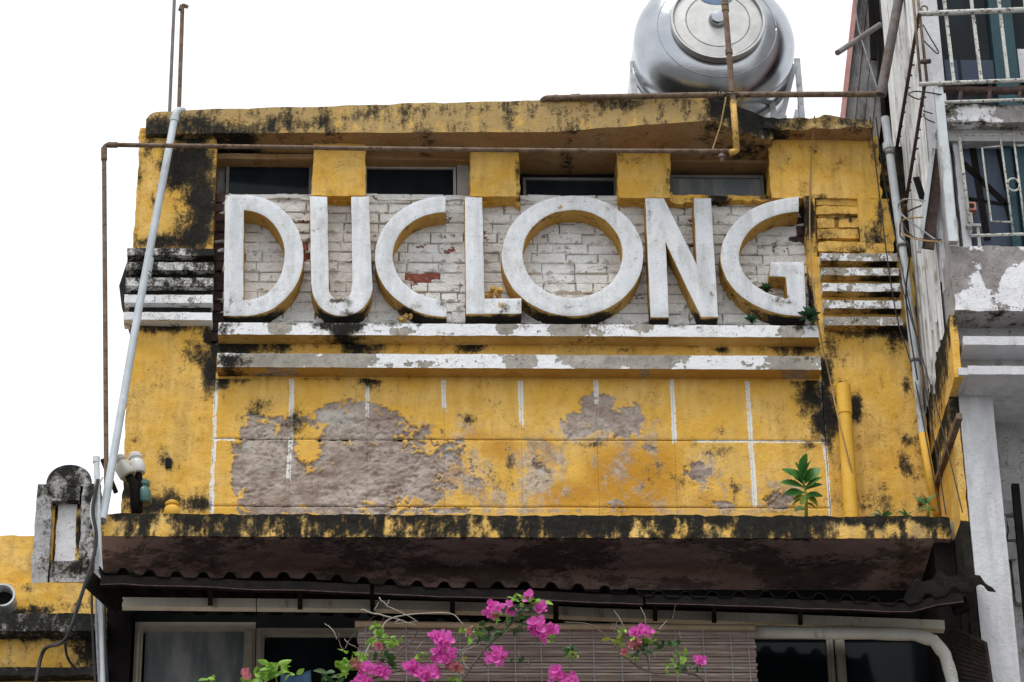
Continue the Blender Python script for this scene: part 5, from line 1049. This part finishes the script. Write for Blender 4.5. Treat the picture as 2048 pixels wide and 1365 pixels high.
def flowers(u, v, ru, rv, n_, mat='bract', sc_=1.0):
    for i in range(int(n_*1.35)):
        a = random.uniform(0, 6.28); rr_ = math.sqrt(random.random()); p = W(u+ru*rr_*math.cos(a), v+rv*rr_*math.sin(a), YG-.04+random.uniform(-.05, .05))
        o = bpy.data.objects.new('flower', random.choice(BR)); d = Vector((random.uniform(-.8, .8), -1, random.uniform(-.9, .5))).normalized()
        s = sc_*random.uniform(.62, .95); o.matrix_world = Matrix.LocRotScale(p, d.to_track_quat('Z', 'Y') @ Euler((0, 0, random.uniform(0, 6))).to_quaternion(), Vector((s, s, s))); link(o, bg_)
        if not o.data.materials: o.data.materials.append(M['bract'])
        o.material_slots[0].link = 'OBJECT'; o.material_slots[0].material = M[mat]
for a in [(985, 1218, 15, 10, 9), (1018, 1216, 10, 8, 4), (1057, 1196, 7, 8, 5, 'bract', .9), (1080, 1217, 8, 6, 3), (1075, 1252, 14, 12, 9), (1103, 1256, 9, 9, 6), (1080, 1270, 8, 7, 4), (872, 1280, 10, 10, 6), (890, 1282, 12, 12, 8), (888, 1312, 17, 12, 13), (825, 1335, 12, 12, 9), (845, 1350, 14, 10, 9), (862, 1345, 10, 12, 6), (760, 1340, 14, 10, 10), (735, 1338, 10, 8, 6), (722, 1362, 12, 8, 7),
          (992, 1315, 17, 11, 9), (1112, 1350, 16, 11, 11), (1140, 1362, 14, 6, 5), (1278, 1265, 13, 7, 8), (1292, 1268, 8, 4, 3), (1402, 1325, 8, 8, 5), (905, 1338, 14, 10, 5, 'bractpale'), (1270, 1290, 8, 8, 5, 'bractpale', .8), (1245, 1305, 8, 8, 3, 'bractpale', .7), (990, 1232, 10, 5, 3, 'bractpale', .8), (942, 1260, 6, 6, 2, 'bractpale', .7), (757, 1288, 5, 5, 2, 'bractpale', .8), (710, 1332, 8, 8, 4, 'bractpale', .8), (495, 1350, 6, 5, 3, 'bractpale', .8)]: flowers(*a)
# blue cloth hung on the window sill
V = []; Fc = []; n = 14
for j in range(8):
    for i in range(n+1):
        t = i/n; p = W(562+t*60, 1343+9*math.sin(t*2.8+.4)+j*9, -.9); V.append((p.x, -.9-.03*math.sin(t*9)*(.3+j/8)-.05*math.sin(j*.4), p.z))
for j in range(7):
    for i in range(n): Fc.append((j*(n+1)+i, j*(n+1)+i+1, (j+1)*(n+1)+i+1, (j+1)*(n+1)+i))
o = MB().add(V, Fc).build('blue_cloth', M['blue'], None, smooth=True, fix=False); o.modifiers.new('t', 'SOLIDIFY').thickness = .006; tag(o, 'dark blue cloth hanging below the open window behind the leaves', 'cloth')

# weeds on the ledge
BIG = leafmesh('leaf', .165, .054, .2, .2, 15, .06); BIG2 = leafmesh('leaf', .13, .038, .3, .4, 13, .07); SM = leafmesh('leaf', .10, .024, .35, .35, 5)
def weed(name, u, v, Y, spec, label, stem=None, mat='weed'):
    r = empty(name, label, 'plant', 'weeds rooted in the ledge'); p = W(u, v, Y); r.location = p
    if stem:
        MB().tube([(0, 0, -.02), (.01, 0, stem*.5), (.0, -.01, stem)], [.013, .010, .006], 7).build('stem', M['weedpale'], r, smooth=True)
    for (az, el, s, hgt, me, mt) in spec:
        d = (math.cos(az)*math.cos(el), -math.sin(az)*math.cos(el)*.6, math.sin(el)); o = addleaf(me, M[mt], (0, 0, 0), d, random.choice((-1, 1))*0+1.15*(1 if math.cos(az) > 0 else -1)+random.uniform(-.35, .35), s, r); o.location = (0, 0, hgt)
R_ = math.radians
weed('weed_plant', 1612, 1034, -.35, [(R_(150), R_(35), 1.05, .26, BIG, 'weed'), (R_(165), R_(20), 1.0, .22, BIG, 'weed'), (R_(120), R_(70), .9, .27, BIG, 'weed'), (R_(60), R_(68), 1.0, .27, BIG, 'weed'), (R_(35), R_(45), .95, .25, BIG, 'weed'), (R_(20), R_(25), .8, .2, BIG, 'weed'), (R_(90), R_(80), 1.1, .28, BIG, 'weed'), (R_(140), R_(50), .9, .24, BIG, 'weed'), (R_(48), R_(30), .9, .2, BIG, 'weed'), (R_(175), R_(5), .8, .18, BIG, 'weed'), (R_(5), R_(8), .75, .16, BIG, 'weed'), (R_(105), R_(55), .8, .2, BIG, 'weed'), (R_(75), R_(55), .8, .22, BIG, 'weed'), (R_(200), R_(-5), .7, .14, BIG2, 'weed'), (R_(170), R_(-10), .6, .16, BIG2, 'weedpale'),
    (R_(-10), R_(-15), .8, .15, BIG2, 'weedpale'), (R_(10), R_(-30), .85, .17, BIG2, 'weedpale'), (R_(-20), R_(0), .7, .10, BIG2, 'weedpale'), (R_(190), R_(0), .6, .07, BIG2, 'weedpale'), (R_(160), R_(15), .55, .05, BIG2, 'weed'), (R_(80), R_(30), .5, .10, BIG2, 'weed'), (R_(100), R_(-30), .7, .15, BIG2, 'weedpale')], 'tall leafy weed with toothed leaves growing on the ledge', .27)
weed('weed_plant', 1764, 1034, -.4, [(R_(60), R_(50), .75, .0, BIG, 'succ'), (R_(160), R_(25), .6, 0, BIG2, 'succ'), (R_(20), R_(30), .6, 0, BIG2, 'weed'), (R_(120), R_(40), .5, 0, BIG2, 'succ'), (R_(185), R_(10), .5, 0, BIG2, 'succ'), (R_(-5), R_(10), .5, 0, BIG2, 'weed')], 'low blue green weed right of the yellow drainpipe')
weed('weed_plant', 1812, 1034, -.4, [(R_(40), R_(40), .7, .0, SM, 'weed'), (R_(140), R_(40), .7, 0, SM, 'weed'), (R_(100), R_(70), .6, 0, SM, 'weed'), (R_(10), R_(10), .5, 0, SM, 'weed'), (R_(170), R_(10), .5, 0, SM, 'weed')], 'smallest weed seedling on the ledge')
weed('weed_plant', 1855, 1030, -.4, [(R_(150), R_(35), .9, .08, SM, 'weed'), (R_(45), R_(50), .95, .08, SM, 'weed'), (R_(100), R_(70), .7, .08, SM, 'weed'), (R_(-15), R_(-5), .8, .05, SM, 'weedpale'), (R_(195), R_(5), .7, .05, SM, 'weedpale'), (R_(20), R_(20), .6, .04, SM, 'weedpale')], 'weed seedling with a pale stem at the right end of the ledge', .08)
# succulents in the letter G
SU = leafmesh('leaf', .075, .024, .5, -.25, 4)
def succ(u, v, Y, s, label):
    r = empty('succulent', label, 'plant', 'succulents rooted in the sign'); r.location = W(u, v, Y)
    for ring, (k, el, sz) in enumerate(((8, 5, 1.0), (7, 30, .85), (5, 58, .65))):
        for i in range(k):
            a = 2*math.pi*i/k+ring*.4; d = Vector((math.cos(a)*math.cos(R_(el)), -math.sin(R_(el))*.9-.2, math.sin(a)*math.cos(R_(el)))); addleaf(SU, M['succ'], (0, 0, 0), d, random.uniform(-.3, .3), sz*s, r).location = (0, 0, 0)
succ(1618, 634, -.16, 1.15, 'green rosette succulent at the foot of the letter G'); succ(1503, 641, -.05, .7, 'small dark succulent under the curve of the letter G'); succ(1532, 580, .0, .8, 'pale succulent growing inside the letter G')
# heap of debris in the L and under the C
for (u, v, ru, lb) in ((985, 588, 18, 'small heap of tan rubble lying on the foot of the letter L'), (812, 637, 14, 'small lump of tan rubble under the letter C')):
    r = empty('rubble', lb, 'rubble'); p = W(u, v, .0); r.location = p
    for i in range(12):
        b = bmesh.new(); bmesh.ops.create_icosphere(b, subdivisions=1, radius=random.uniform(.014, .026))
        for v_ in b.verts: v_.co += Vector((random.uniform(-1, 1), random.uniform(-1, 1), random.uniform(-1, 1)))*.006
        me = bpy.data.meshes.new('lump'); b.to_mesh(me); b.free(); me.materials.append(M['ypipe2']); o = bpy.data.objects.new('lump', me); o.location = (random.uniform(-ru, ru)*.0035, random.uniform(-.03, .03), random.uniform(-.01, .03)); link(o, r)
